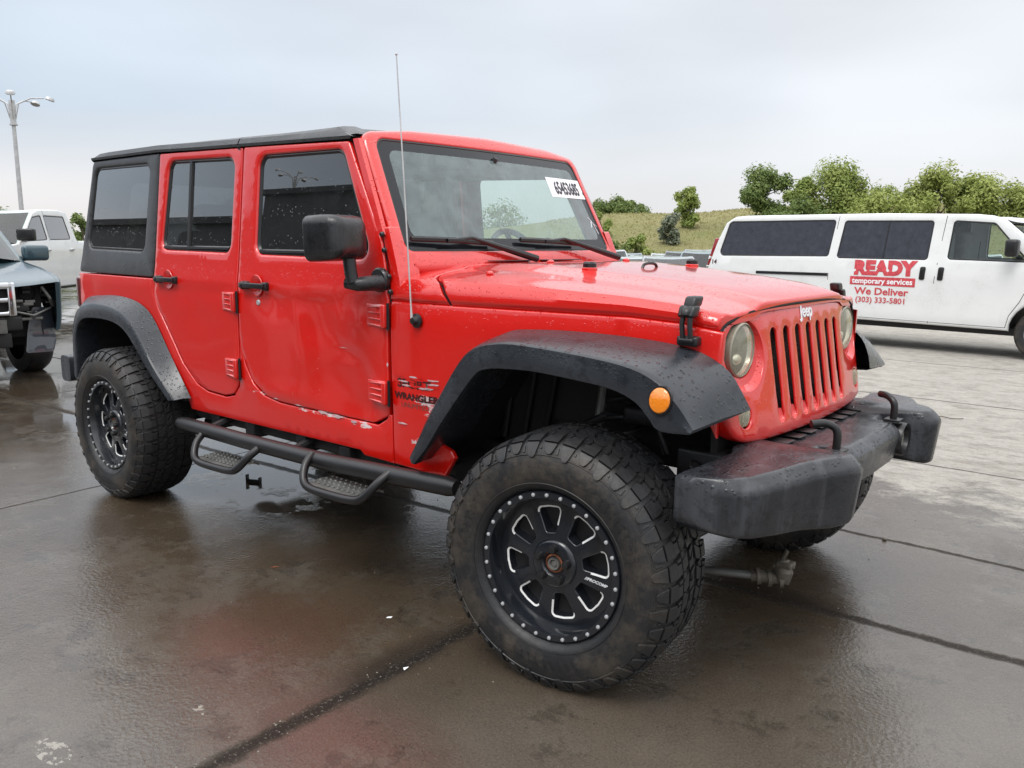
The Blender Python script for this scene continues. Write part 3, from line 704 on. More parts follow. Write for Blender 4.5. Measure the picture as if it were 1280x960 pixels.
for i in range(52): g.box((.392, -.36, .80 + i * .0062), (.396, .36, .8028 + i * .0062))
for i in range(40): g.box((.388, -.36 + i * .018, .79), (.3915, -.357 + i * .018, 1.14))
g.box((.35, -.56, .74), (.372, .56, 1.15)); g.obj('radiator', 'radiator', JP)
def hl_bezel(s):
    g = G(); n = 44; A = circ(s * .462, 1.040, .108, n); B = circ(s * .4615, 1.044, .098, n); C = circ(s * .460, 1.054, .0865, n); D = circ(s * .460, 1.054, .084, n)
    g.loft([[grf(y, z, .004) for y, z in A], [grf(y, z, .020) for y, z in B], [grf(y, z, .024) for y, z in C], [grf(y, z, .05) for y, z in D]])
    return g
for s in (-1, 1):
    hp = hl_bezel(s).obj('headlight_bezel', 'red_paint', gr)
    x0, _, _ = grf(.46, 1.054, 0)
    g = G(); g.lathe([(.0855, -.040), (.0855, -.012), (.081, -.008), (.079, -.014)], (x0, s * .46, 1.054), 'x', 40); hl_ = g.obj('headlight', 'lamp_ring', gr)
    g = G(); g.lathe([(.081, -.014), (.06, -.004), (.035, .0015), (0, .003)], (x0, s * .46, 1.054), 'x', 40); g.obj('lens', 'lens_clear', hl_)
    g = G(); g.lathe([(.080, -.016), (.075, -.030), (.055, -.055), (.03, -.07), (.02, -.07), (.02, -.035), (0, -.03)], (x0, s * .46, 1.054), 'x', 40); g.obj('reflector', 'reflector', hl_)
    g = G(); g.ball((x0 - .035, s * .46, 1.025), .024, 14, sc=(.8, 1.2, .8)); g.obj('bulb_shield', 'reflector', hl_)
    x1, _, _ = grf(.50, .858, 0)
    g = G(); g.lathe([(.034, -.02), (.034, -.006), (.028, .002), (.012, .007), (0, .008)], (x1, s * .50, .858), 'x', 26); g.obj('turn_signal', 'lens_clear', gr)
    g = G(); g.lathe([(.033, -.018), (.0, -.022)], (x1, s * .50, .858), 'x', 26); g.obj('signal_reflector', 'reflector', gr)
text('badge', 'Jeep', .062, lambda u, v, d: grf(u - .012, 1.132 + v, -.0025 - d), 'badge_white', gr, extrude=.0012, bold=.0012)
g = G(); g.tube([grf(y, z + .002, -.001) for y, z in [tuple(v[:2]) for v in spline([(yy, zz, 0) for yy, zz in [(.594, 1.07), (.570, 1.124), (.52, 1.147), (.42, 1.165), (.22, 1.176), (0, 1.179), (-.22, 1.176), (-.42, 1.165), (-.52, 1.147), (-.570, 1.124), (-.594, 1.07)]], 60)]], .0065, 8); g.obj('hood_gap_line', 'seam_black', gr)  # black tube stands in for the dark gap under the hood lip

# --- fender flares
def loft_flare(s, inn, cre, lip, n, nm, flip):
    I = spline(inn, n); C = spline([(x, -.845, z) for x, z in cre], n); L = spline([(x, -.858, z) for x, z in lip], n)
    rings = []
    for k in range(n):
        i, c, l = I[k], C[k], L[k]; cen = Vector((flip, l.y, .42)); inw = (cen - l); inw.y = 0; inw.normalize()
        m1 = i.lerp(c, .5) + Vector((0, 0, .004)); m2 = c.lerp(i, .06); m3 = c.lerp(l, .08)
        m3.y -= .004
        q = l + inw * .012 + Vector((0, .014, 0)); q2 = l + inw * .004 + Vector((0, .06, 0)); q3 = Vector((l.x, -.60, l.z)) - inw * .01
        rings.append([(p.x, p.y if s < 0 else -p.y, p.z) for p in (i, m1, m2, c * .5 + (m2 + m3) * .25, m3, l.lerp(m3, .5), l.lerp(m3, .1), l + inw * .008 + Vector((0, .004, 0)), q, q2, q3)])
    g = G(); g.loft(rings, closed=False)
    g.add(rings[0], [tuple(range(8))]); g.add(rings[-1], [tuple(range(8))])
    return g.obj(nm, 'flare_plastic', JP, smooth=40)
FI = [(-.735, -.768, .60), (-.695, -.766, .70), (-.655, -.763, .774), (-.505, -.742, .978), (-.429, -.730, 1.031), (-.327, -.714, 1.079), (-.265, -.706, 1.089), (-.128, -.683, 1.094), (.01, -.661, 1.092), (.141, -.641, 1.086), (.269, -.621, 1.072), (.348, -.609, 1.050), (.414, -.592, 1.006), (.450, -.575, .945), (.468, -.550, .893)]
FC = [(-.685, .605), (-.635, .69), (-.565, .80), (-.45, .965), (-.375, 1.030), (-.28, 1.056), (-.181, 1.062), (.054, 1.051), (.227, 1.033), (.324, 1.001), (.388, .949), (.440, .878)]
FL = [(-.668, .585), (-.60, .66), (-.515, .775), (-.375, .940), (-.31, .975), (-.20, .986), (-.098, .988), (.063, .979), (.174, .968), (.256, .942), (.306, .900), (.340, .868), (.435, .870)]
RI = [(-3.70, -.776, .66), (-3.69, -.776, .78), (-3.655, -.776, .90), (-3.60, -.776, .985), (-3.478, -.776, 1.040), (-3.312, -.776, 1.062), (-3.066, -.776, 1.072), (-2.869, -.776, 1.055), (-2.738, -.776, 1.012), (-2.65, -.776, .94), (-2.51, -.776, .776), (-2.352, -.776, .597)]
RI = [(-3.575 + (x + 3.70) * .55 if x < -3.4 else x, y, z) for x, y, z in RI]
RC = [(-3.535, .60), (-3.525, .72), (-3.505, .86), (-3.43, .975), (-3.28, 1.020), (-3.10, 1.026), (-2.92, 1.005), (-2.80, .955), (-2.72, .890), (-2.58, .745), (-2.39, .592)]
RL = [(-3.488, .573), (-3.473, .72), (-3.455, .85), (-3.375, .933), (-3.197, .956), (-2.986, .950), (-2.85, .912), (-2.748, .838), (-2.607, .715), (-2.425, .588)]
for s in (-1, 1):
    fl = loft_flare(s, FI, FC, FL, 60, 'fender_flare', 0.0)
    loft_flare(s, RI, RC, RL, 50, 'fender_flare', -2.95)
    g = G(); g.lathe([(.035, .008), (.035, -.004), (.032, -.007), (.0, -.014)], (0, 0, 0), 'y', 30); g.fmap(lambda x, y, z: (x * .92 + .338, s * (.856 - y - (z * .15)), z * 1.0 + .948)); g.obj('side_marker', 'lens_amber', fl)
    g = G(); g.lathe([(.040, .01), (.040, -.001), (.035, -.001)], (0, 0, 0), 'y', 30); g.fmap(lambda x, y, z: (x * .92 + .338, s * (.856 - y - (z * .15)), z + .948)); g.obj('marker_rim', 'trim_black', fl)

# --- front wheel houses, engine bay, chassis
for s in (-1, 1):
    g = G(); pth = [(-.70, .56), (-.60, .72), (-.45, .95), (-.30, 1.06), (0.0, 1.085), (.22, 1.06), (.33, .97), (.36, .86)]
    g.loft([[(x, s * .70, z) for x, z in pth], [(x, s * .36, z) for x, z in pth]], closed=False)
    V = [(x, s * .40, z) for x, z in [(-.62, .56), (-.45, .56), (-.40, .72), (.02, .74), (.02, 1.08), (-.6, 1.08)]]; g.add(V, [tuple(range(6))])
    g.box((-.76, s * .70 - .06, .55), (-.66, s * .70 + .06, 1.0), bev=.02)
    for k in range(3): g.tube([(-.60 + k * .10, s * .42, .62 + k * .02), (-.52 + k * .10, s * .43, 1.03)], .012, 6)
    g.obj('wheel_liner', 'liner_black', JP)
g = G(); g.box((-.80, -.38, .62), (.36, .38, 1.08)); g.obj('engine_bay', 'chassis_black', JP)
fr_ = G()
for s in (-1, 1):
    fr_.box((-3.60, s * .42 - .035, .50), (.50, s * .42 + .035, .60), bev=.01)
    fr_.box((.24, s * .50 - .07, .62), (.44, s * .50 + .03, .745), bev=.01)
    for q in (.36, .43): fr_.lathe([(.0, .0), (.012, 0), (.018, -.004)], (q - .05, s * .576, .70), 'y', 14)
for x in (-3.4, -2.5, -1.7, -.8, .25): fr_.box((x - .04, -.42, .51), (x + .04, .42, .58))
fr_.box((-1.9, -.22, .46), (-1.1, .22, .60), bev=.03); fr_.tube([(-.8, -.15, .5), (-1.6, -.2, .48), (-2.6, -.25, .5), (-3.5, -.3, .5)], .03, 10)
fr = fr_.obj('frame', 'chassis_black', JP)
g = G(); g.box((-2.45, -.70, .475), (-.62, .70, .56), bev=.02)
for x in (-2.2, -1.9, -1.5, -1.2, -.9): g.box((x - .04, -.74, .46), (x + .03, .74, .54), bev=.012)
g.obj('underbody', 'chassis_black', JP)
g = G(); g.tube([(0, -.74, .395), (0, .74, .395)], .042, 14); g.ball((0, .22, .395), .13, 16, sc=(1, .9, 1)); 
for s in (-1, 1): g.box((-.06, s * .66 - .05, .33), (.06, s * .66 + .05, .47), bev=.02)
g.obj('front_axle', 'chassis_black', JP)
g = G(); g.tube([(-2.946, -.78, .395), (-2.946, .78, .395)], .045, 14); g.ball((-2.946, 0, .395), .14, 16); g.obj('rear_axle', 'chassis_black', JP)
for xa in (0.0, -2.946):
    for s in (-1, 1):
        cx = xa + (.0 if xa == 0 else .12)
        g = G(); g.tube([(cx + .055 * cos(t), s * .50 + .055 * sin(t), .46 + .42 * t / (14 * pi)) for t in [k * pi / 8 for k in range(0, 113)]], .009, 7); g.obj('coil_spring', 'chassis_black', JP)
        g = G(); g.tube([(cx - .14, s * .53, .36), (cx - .11, s * .50, .72)], .028, 12); g.tube([(cx - .11, s * .50, .70), (cx - .08, s * .48, 1.02)], .018, 10); g.obj('shock_absorber', 'steel_grey', JP)
        g = G(); g.tube([(cx + .02, s * .44, .36), (xa - (.75 if xa == 0 else -.75), s * .40, .47)], .022, 10); g.obj('control_arm', 'chassis_black', JP)
# sway-bar bracket and drag link behind the front wheel
g = G(); g.tube([(-.25, -.46, .70), (-.05, -.53, .80), (.14, -.52, .80), (.17, -.50, .70)], .016, 10); g.box((.05, -.60, .80), (.24, -.44, .86), bev=.02); g.obj('bracket', 'chassis_black', JP)
g = G(); g.tube([(.06, -.36, .250), (.20, -.32, .252), (.40, -.27, .268)], .014, 12); tr_ = g.obj('steering_rod', 'steel_grey', JP)
g = G(); g.tube([(.385, -.275, .267), (.50, -.245, .276)], .021, 12)
for a in (.40, .435, .47): g.tube([(a, -.272 + (a - .4) * .26 - .004, .268), (a + .010, -.269 + (a - .4) * .26, .269)], .028, 12)
g.tube([(.48, -.25, .27), (.485, -.25, .30), (.48, -.245, .34)], [.026, .030, .018], 12); g.tube([(.475, -.25, .335), (.49, -.245, .372)], .007, 8); g.tube([(.45, -.25, .31), (.515, -.245, .325)], .009, 8); g.box((.465, -.275, .318), (.515, -.225, .336), bev=.006)
g.obj('rod_end', 'rod_steel', tr_)
g = G(); g.tube([(.10, -.62, .31), (.12, .62, .31)], .016, 12); g.obj('tie_rod', 'chassis_black', JP)

# --- front bumper: full-width, stepped in plan
def bump_ring(y, xb, xf, ztp, zb, r=.024):
    p = rpoly([(xb, zb, .01), (xf - .02, zb, r), (xf, ztp - .035, r * 1.3), (xf - .035, ztp, r), (xb, ztp - .004, .01)], r, 5)
    return [(x, y, z) for x, z in p]
ST = [(0, .40, .690, .750, .612), (.20, .40, .686, .750, .612), (.262, .40, .678, .750, .612), (.272, .40, .61, .750, .615), (.375, .40, .605, .752, .61), (.386, .41, .725, .768, .592), (.396, .41, .748, .774, .584), (.42, .41, .762, .778, .578), (.455, .41, .764, .780, .574), (.50, .41, .742, .779, .570), (.54, .41, .712, .775, .570), (.59, .43, .680, .769, .572), (.68, .42, .652, .764, .576), (.78, .41, .618, .760, .584), (.825, .40, .588, .758, .592), (.850, .40, .552, .756, .602), (.866, .40, .50, .754, .622), (.872, .41, .48, .735, .65)]
full = [(-a, *r) for a, *r in reversed(ST[1:])] + [tuple(q) for q in ST]
g = G(); g.loft([bump_ring(q[0] * (.965 if q[0] > .6 else 1), *q[1:]) for q in full], closed=True, caps=True)
bp = g.obj('front_bumper', 'bumper_plastic', JP, smooth=38)
for s in (-1, 1):
    g = G(); P_ = spline([(.638, s * .295, .745), (.640, s * .295, .795), (.632, s * .298, .820), (.605, s * .315, .834), (.575, s * .345, .832)], 16); g.tube(P_, .0125, 12); g.box((.612, s * .295 - .028, .748), (.668, s * .295 + .028, .757), bev=.003); g.obj('tow_hook', 'trim_black', bp)
    g = G(); g.lathe([(.0, .0), (.040, .0), (.046, .022), (.058, .026), (.061, .020), (.061, -.03)], (.655, s * .325, .680), 'x', 28); g.obj('fog_lamp_housing', 'trim_black', bp)
    g = G(); g.lathe([(.0, .006), (.03, .004), (.041, .001)], (.660, s * .325, .680), 'x', 24); g.obj('fog_lens', 'lens_clear', bp)
for k in range(9): g = G(); g.box((.43, -.40 + k * .10 - .03, .752), (.50, -.40 + k * .10 + .03, .757), bev=.002); g.obj('bumper_tread', 'trim_black', bp)
for s in (-1, 1):
    g = G(); g.box((.40, s * .42 - .05, .60), (.50, s * .42 + .05, .75), bev=.01); g.obj('bumper_bracket', 'chassis_black', bp)
# rear bumper, tail lamps
g = G(); g.loft([[(x, y, z) for x, z in rpoly([(-3.68, .55), (-3.56, .55), (-3.56, .70), (-3.68, .70)], .03, 4)] for y in (-.86, -.82, -.4, .4, .82, .86)], closed=True, caps=True); g.obj('rear_bumper', 'bumper_plastic', JP)
for s in (-1, 1):
    g = G(); g.box((-3.60, s * .70 - .075, .98), (-3.545, s * .70 + .075, 1.16), bev=.015); tl = g.obj('tail_lamp', 'lens_smoke', JP)
    g = G(); g.box((-3.612, s * .70 - .055, 1.0), (-3.598, s * .70 + .055, 1.14), bev=.005); g.obj('lamp_guard', 'trim_black', tl)

# --- side steps
for s in (-1, 1):
    g = G(); g.tube([(x, s * .835, z) for x, z in ((-2.36, .482), (-2.30, .482), (-1.8, .482), (-1.2, .492), (-.75, .515), (-.50, .528), (-.46, .53))], [.028, .035, .035, .035, .035, .035, .027], 18); st = g.obj('side_step', 'trim_black', JP)
    for x0, z0 in ((-1.87, -.02), (-1.02, .025)):
        z0 += .022; g = G(); g.tube(spline([(x0 - .245, s * .85, .47 + z0), (x0 - .235, s * .895, .43 + z0), (x0 - .205, s * .925, .378 + z0), (x0 - .15, s * .93, .358 + z0), (x0, s * .93, .358 + z0), (x0 + .11, s * .93, .366 + z0), (x0 + .16, s * .925, .385 + z0), (x0 + .205, s * .895, .44 + z0), (x0 + .23, s * .85, .48 + z0)], 40), .017, 12)
        hp = g.obj('step_hoop', 'trim_black', st)
        g = G(); g.loft([[(x, s * y, .368 + z0 + zz) for y, zz in ((.925, -.006), (.928, .006), (.85, .012), (.79, .006), (.79, -.004))] for x in (x0 - .19, x0 + .12)], closed=False, caps=False)
        for i in range(10):
            for j in range(4): g.lathe([(.0065, 0), (.0045, .005), (.0, .0055)], (x0 - .17 + i * .030, s * (.90 - j * .03), .379 + z0), 'z', 8)
        g.obj('step_plate', 'steel_grey', hp)
    g = G()
    for x in (-2.1, -1.45, -.75): g.tube([(x, s * .82, .49), (x, s * .6, .55), (x, s * .42, .55)], .02, 8)
    g.box((-2.35, s * .68 - .02, .52), (-.6, s * .68 + .02, .56)); g.obj('step_bracket', 'chassis_black', st)

# --- mirror (the driver's one is gone), antenna, wipers
for s in (-1,):
    g = G()
    MO = rpoly([(-.125, -.085, .03), (.125, -.095, .035), (.118, .085, .045), (-.120, .085, .03)], .03, 6)
    # local: u along x, w vertical; housing depth along y
    rings = []
    for dy, sc in ((.012, .80), (0, .93), (.0, .985), (-.03, 1.0), (-.10, 1.0), (-.135, .97), (-.155, .88), (-.162, .70)):
        rings.append([(u * sc, dy, v * sc) for u, v in MO])
    # build housing extruded front-to-back (x) so the glass faces rearwards
    g = G(); HO = rpoly([(-.10, -.083, .03), (.10, -.083, .03), (.10, .083, .04), (-.10, .083, .035)], .03, 6); rings = []
    for dx, sc in ((-.055, .90), (-.062, .97), (-.055, 1.0), (.0, 1.0), (.045, .97), (.075, .88), (.090, .72), (.094, .4)):
        rings.append([(dx, u * sc, v * sc) for u, v in HO])
    g.loft(rings, closed=True, caps=True)
    M = Matrix.Translation((-1.000, s * .915, 1.385)) @ Matrix.Rotation(s * radians(-14), 4, 'Z') @ Matrix.Rotation(radians(-3), 4, 'Y')
    g.xf(M); mir = g.obj('mirror', 'mirror_plastic', JP, smooth=50)
    g = G(); g.add([(-.063, u * .88, v * .88) for u, v in HO], [tuple(range(len(HO)))]); g.xf(M); g.obj('mirror_glass', 'chrome', mir)
    g = G(); g.tube(spline([(-.955, s * .885, 1.31), (-.95, s * .882, 1.255), (-.945, s * .878, 1.225)], 6), [.024, .024, .024, .024, .024, .024], 12)
    g.tube([(-.975, s * .885, 1.222), (-.935, s * .868, 1.218), (-.905, s * .80, 1.222), (-.905, s * .765, 1.224)], [.021, .026, .030, .034], 14)
    g.lathe([(.040, .0), (.043, .018), (.034, .026), (0, .028)], (0, 0, 0), 'y', 24) if False else None
    g.obj('mirror_arm', 'mirror_plastic', mir)
    g = G(); g.lathe([(.046, 0), (.046, -.014), (.040, -.020), (0, -.022)], (0, 0, 0), 'y', 28); g.fmap(lambda x, y, z: (x - .915, s * (.766 - y), z + 1.232)); g.obj('mirror_base', 'mirror_plastic', mir)
g = G(); g.lathe([(.026, 0), (.026, -.008), (.018, -.012), (.012, -.026), (0, -.028)], (-.716, -.774, 1.093), 'y', 22); ant = g.obj('antenna', 'trim_black', JP)
g = G(); g.tube([(-.722, -.795, 1.095), (-.728, -.793, 1.15), (-.770, -.78, 1.60), (-.815, -.765, 2.02)], [.0055, .0030, .0026, .0022], 8); g.ball((-.815, -.765, 2.022), .005, 8); g.obj('antenna_mast', 'galvanised', ant)
def onws(y, z, d): return Vector(wsf(y, z, -d))
for (by0, by1, bz0, bz1, hx, hy) in ((-.66, -.24, 1.378, 1.362, -.765, -.02), (-.06, .36, 1.378, 1.362, -.765, .62)):
    g = G(); n = 12; rings = []
    for k in range(n):
        t = k / (n - 1); y = by0 + (by1 - by0) * t; z = bz0 + (bz1 - bz0) * t; c = onws(y, z, .016 + .006 * sin(pi * t)); rings.append([tuple(c + Vector(q)) for q in ((0, 0, .011), (.006, 0, .004), (.006, 0, -.006), (0, 0, -.011), (-.010, 0, 0))])
    g.loft(rings, closed=True, caps=True); wb = g.obj('wiper_blade', 'trim_black', wf_)
    m = onws((by0 + by1) / 2, (bz0 + bz1) / 2, .026); e_ = Vector((hx, hy, 1.305)); k1 = m + Vector((.0, .09, .008)); 
    g = G(); g.tube([m + Vector((0, -.05, 0)), m, k1, k1.lerp(e_, .4), k1.lerp(e_, .75), e_], [.006, .008, .008, .012, .015, .015], 8); g.box((m.x - .008, m.y - .05, m.z - .012), (m.x + .008, m.y + .05, m.z + .006), bev=.004); g.obj('wiper_arm', 'trim_black', wf_)
# stock number sticker
sy, sz = .502, 1.636
def stk(u, v, d): return wsf(sy + u, sz + v * .89, .0045 - d)
g = G(); g.add([stk(-.158 + .316 * i / 6, (-.052, .052)[j], 0) for i in range(7) for j in (0, 1)], [(2 * i, 2 * i + 2, 2 * i + 3, 2 * i + 1) for i in range(6)]); sk = g.obj('stock_sticker', 'sticker_white', wf_)
text('stock_number', "65453685", .092, lambda u, v, d: stk(u, v - .033, .0015), 'ink_black', sk, bold=.0028, xs=.60)
text('sticker_mark', "'", .06, lambda u, v, d: stk(u + .142, v - .058, .0015), 'ink_black', sk)
g = G(); g.tube([onws(.60, 1.50, -.005), onws(.63, 1.47, -.005), onws(.645, 1.42, -.005)], .0018, 5); g.tube([onws(.62, 1.485, -.005), onws(.60, 1.45, -.005)], .0015, 5); g.tube([onws(.63, 1.47, -.005), onws(.66, 1.455, -.005)], .0012, 5); g.obj('glass_chip', 'badge_white', wf_)
# decals on the fender
def dec(u, v, d): return (u, -(ysid(u, v) + .0015 - dent(u, v) + d), v)
text('model_lettering', 'WRANGLER', .034, lambda u, v, d: dec(-.845 + u, .795 + v, 0), 'decal_black', JP, align='LEFT', bold=.0016, xs=1.20, sub=.05)
text('model_lettering', 'UNLIMITED', .027, lambda u, v, d: dec(-.81 + u, .765 + v, 0), 'decal_grey', JP, align='LEFT', xs=1.05, sub=.05)
text('trim_lettering', 'SPORT', .046, lambda u, v, d: dec(-.83 + u, .840 + v, 0), 'decal_black', JP, align='LEFT', bold=.001, xs=1.25, sub=.05)
g = G(); random.seed(3)
for k in range(16):
    u = -.84 + random.random() * .20; v = .838 + random.random() * .045; P_ = []
    for a in range(9): r_ = .5 + .5 * random.random(); P_.append(dec(u + .022 * r_ * cos(a * 2 * pi / 9) * (1 + random.random()), v + .0045 * r_ * sin(a * 2 * pi / 9), .0012))
    g.add(P_, [tuple(range(9))], random.choice((0, 0, 1)))
g.obj('scraped_paint', ['red_paint', 'primer'], JP)
g = G(); random.seed(5)
for (u, v, L_, h_) in ((-1.30, .672, .10, .008), (-1.20, .668, .14, .012), (-1.46, .682, .08, .005), (-1.10, .660, .06, .010), (-.88, .915, .02, .014), (-1.16, .955, .08, .002), (-.80, .70, .10, .006), (-1.62, .690, .05, .004), (-.63, .765, .05, .008)):
    P_ = []
    for a in range(11): r_ = .55 + .45 * random.random(); L_ *= .93; h_ *= .96; P_.append((u + L_ / 2 * r_ * cos(a * 2 * pi / 11), -(ysid(u, v) + .0052 - dent(u, v)), v + h_ * r_ * sin(a * 2 * pi / 11)))
    g.add(P_, [tuple(range(11))])
g.obj('paint_chip', 'primer', JP)

# --- interior
for (cx, cy, w_) in ((-1.62, -.37, .50), (-1.62, .37, .50)):
    g = G(); g.box((cx - .25, cy - w_ / 2, .85), (cx + .28, cy + w_ / 2, 1.0), bev=.05); st = g.obj('seat', 'seat_cloth', JP)
    g = G(); g.box((-.07, -w_ / 2, 0), (.07, w_ / 2, .60), bev=.05); g.xf(Matrix.Translation((cx - .24, cy, .95)) @ Matrix.Rotation(radians(-14), 4, 'Y')); g.obj('backrest', 'seat_cloth', st)
    g = G(); g.box((-.05, -.13, 0), (.05, .13, .20), bev=.045); g.xf(Matrix.Translation((cx - .42, cy, 1.53)) @ Matrix.Rotation(radians(-8), 4, 'Y')); g.obj('headrest', 'seat_cloth', st)
g = G(); g.box((-2.65, -.62, .85), (-2.2, .62, 1.0), bev=.05); g.box((-2.72, -.62, .95), (-2.60, .62, 1.42), bev=.05); rs = g.obj('rear_seat', 'seat_cloth', JP)
for y in (-.4, .4): g = G(); g.box((-2.72, y - .12, 1.42), (-2.62, y + .12, 1.56), bev=.04); g.obj('headrest', 'seat_cloth', rs)
g = G()
for s in (-1, 1):
    g.tube([(-1.10, s * .60, 1.72), (-1.9, s * .60, 1.745), (-2.7, s * .60, 1.75), (-3.3, s * .60, 1.2)], .035, 10); g.tube([(-1.93, s * .62, 1.0), (-1.93, s * .60, 1.74)], .04, 10)
g.tube([(-1.93, -.6, 1.745), (-1.93, .6, 1.745)], .04, 10); g.tube([(-2.7, -.6, 1.745), (-2.7, .6, 1.745)], .035, 10); g.obj('roll_bar', 'seat_cloth', JP)
g = G(); g.box((-1.10, -.66, 1.10), (-.86, .66, 1.30), bev=.05); g.box((-1.12, .18, 1.22), (-.95, .60, 1.36), bev=.04); dsh = g.obj('dashboard', 'dash_plastic', JP)
g = G(); M = Matrix.Translation((-1.20, .38, 1.27)) @ Matrix.Rotation(radians(62), 4, 'Y')
g.tube([(.18 * cos(t), .18 * sin(t), 0) for t in [k * pi / 16 for k in range(32)]], .015, 8, closed=True); g.tube([(-.17, 0, 0), (.17, 0, 0)], .014, 6); g.ball((0, 0, 0), .06, 12); g.tube([(0, 0, 0), (0, 0, .22)], .03, 8); g.xf(M); g.obj('steering_wheel', 'dash_plastic', JP)
g = G(); g.box((-1.08, -.12, 1.655), (-1.055, .12, 1.72), bev=.012); g.tube([(-1.05, 0, 1.70), (-1.02, 0, 1.74)], .012, 8); g.obj('interior_mirror', 'dash_plastic', JP)

# --- wheels
TR = 0.4035
PR = [(.236, .018), (.243, .004), (.256, -.012), (.280, -.021), (.310, -.024), (.338, -.020), (.362, -.010), (.380, .004), (.3905, .022), (.395, .045), (.397, .09), (.398, .145)]
PRF = spline([(r, y, 0) for r, y in PR], 60)
S_ = [0.0]
for i in range(1, 60): S_.append(S_[-1] + (PRF[i] - PRF[i - 1]).length)
def prof(s_):
    i = 1
    while i < 59 and S_[i] < s_: i += 1
    f = (s_ - S_[i - 1]) / (S_[i] - S_[i - 1]); p = PRF[i - 1].lerp(PRF[i], max(-.2, min(1.3, f))); t = (PRF[i] - PRF[i - 1]).normalized(); return p.x, p.y, t.y, -t.x      # radial, axial, normal
STOT = S_[-1]
def tp(s_, th_, h):
    m = False
    if s_ > STOT: s_ = 2 * STOT - s_; m = True
    r, y, nr, ny = prof(s_); r += nr * h; y += ny * h
    if m: y = .29 - y
    return (r * cos(th_), y, r * sin(th_))
def tyre():
    g = G(); pr = [(p.x, p.y) for p in PRF[::2]] + [(PRF[-1].x, PRF[-1].y)]; pr += [(r, .29 - y) for r, y in reversed(pr[:-1])]
    g.lathe(pr, n=120)
    N = 40; rng = random.Random(4)
    def block(secs, h):       # secs: (s, th0, th1)
        R_ = []
        for s_, a, b_ in secs:
            e_ = min(.004, (b_ - a) * .16)
            R_.append([tp(s_, a, -.002), tp(s_, a + e_ * .6, h * .93), tp(s_, a + e_ * 1.3, h), tp(s_, b_ - e_ * 1.3, h), tp(s_, b_ - e_ * .6, h * .93), tp(s_, b_, -.002)])
        g.loft(R_, closed=True, caps=True)
    s_sh = [i for i in range(60) if PRF[i].x > .381][0]; ss = S_[s_sh]
    for k in range(N):
        a = 2 * pi * k / N; p = 2 * pi / N; j = rng.uniform(-.004, .004)
        # shoulder lugs running down on to the sidewall, long and short alternately
        for side in (0, 1):
            f = (lambda s_: s_) if side == 0 else (lambda s_: 2 * STOT - s_)
            lo = ss - (.046 if k % 2 else .034)
            block([(f(lo), a + p * .26, a + p * .50), (f(lo + .008), a + p * .16, a + p * .62), (f(ss - .006), a + p * .08, a + p * .78), (f(ss + .000), a + p * .08, a + p * .80)], .0075)
            block([(f(ss + .0045), a + p * .07, a + p * .84), (f(ss + .032), a + p * .10, a + p * .88), (f(ss + .040), a + p * .14, a + p * .70), (f(ss + .062), a + p * .18, a + p * .72)], .0095)
            block([(f(ss + .040), a + p * .76, a + p * .93), (f(ss + .062), a + p * .78, a + p * .98)], .0095)
            block([(f(lo + .016), a + p * .86 + j, a + p * 1.00), (f(ss - .010), a + p * .90 + j, a + p * 1.02)], .004)
            block([(f(ss + .071), a + p * .30, a + p * .74), (f(ss + .086), a + p * .22, a + p * .86), (f(ss + .108), a + p * .40, a + p * 1.06)], .0085)
            block([(f(ss + .071), a + p * .80, a + p * 1.22), (f(ss + .092), a + p * .93, a + p * 1.15)], .0085)
        c0 = STOT
        block([(c0 - .022, a + p * .1, a + p * .55), (c0 - .004, a + p * .18, a + p * .50), (c0 + .010, a + p * .25, a + p * .9)], .0085)
        block([(c0 - .012, a + p * .62, a + p * .98), (c0 + .016, a + p * .98, a + p * 1.18)], .0085)
    # raised rings and mould lettering bars on the sidewall
    for r_, hh in ((.262, .0022), (.352, .003)):
        s0 = [S_[i] for i in range(60) if PRF[i].x > r_][0]
        g.loft([[tp(s0 + q, 2 * pi * k / 120, h) for k in range(120)] for q, h in ((-.003, -.001), (-.0015, hh), (.0015, hh), (.003, -.001))])
    for st_, en in ((.35, 1.05), (2.5, 3.2), (4.4, 5.2)):
        n = 9; s0 = [S_[i] for i in range(60) if PRF[i].x > .300][0]
        for q in range(n):
            a = st_ + (en - st_) * q / n; wq = (en - st_) / n * .62
            g.loft([[tp(s0 - .012, a, -.001), tp(s0 - .012, a + .012, .0016), tp(s0 + .014, a + .030, .0016), tp(s0 + .014, a + .018, -.001)], [tp(s0 - .012, a + .012, -.001), tp(s0 - .012, a + .022, .0016), tp(s0 + .014, a + .040, .0016), tp(s0 + .014, a + .030, -.001)]], closed=False)
            g.loft([[tp(s0 + .010, a + .02, -.001), tp(s0 + .010, a + .02, .0016), tp(s0 + .010, a + wq, .0016), tp(s0 + .010, a + wq, -.001)], [tp(s0 + .015, a + .02, -.001), tp(s0 + .015, a + .02, .0016), tp(s0 + .015, a + wq, .0016), tp(s0 + .015, a + wq, -.001)]], closed=False)
    return g.mesh('tyre', 'tyre_rubber', smooth=28, weld=False)
def opening(k, e_=0.0):
    a = 2 * pi * (k + .5) / 8 + radians(-9); ri, ro = .098 + e_, .176 - e_; hi, ho = .0165 - e_, .0395 - e_; P_ = []
    for r_, h_ in ((ri, -hi), (ro - .004, -ho), (ro, 0), (ro - .004, ho), (ri, hi)):
        P_.append((r_ * cos(a) - h_ * sin(a), r_ * sin(a) + h_ * cos(a), .010 if r_ > .15 or e_ else .008))
    return rpoly(P_, .010, 4)
def dsk(u, v, d):
    r = sqrt(u * u + v * v); return (u, .052 - .012 * sst(.185, .07, r) + d, v)
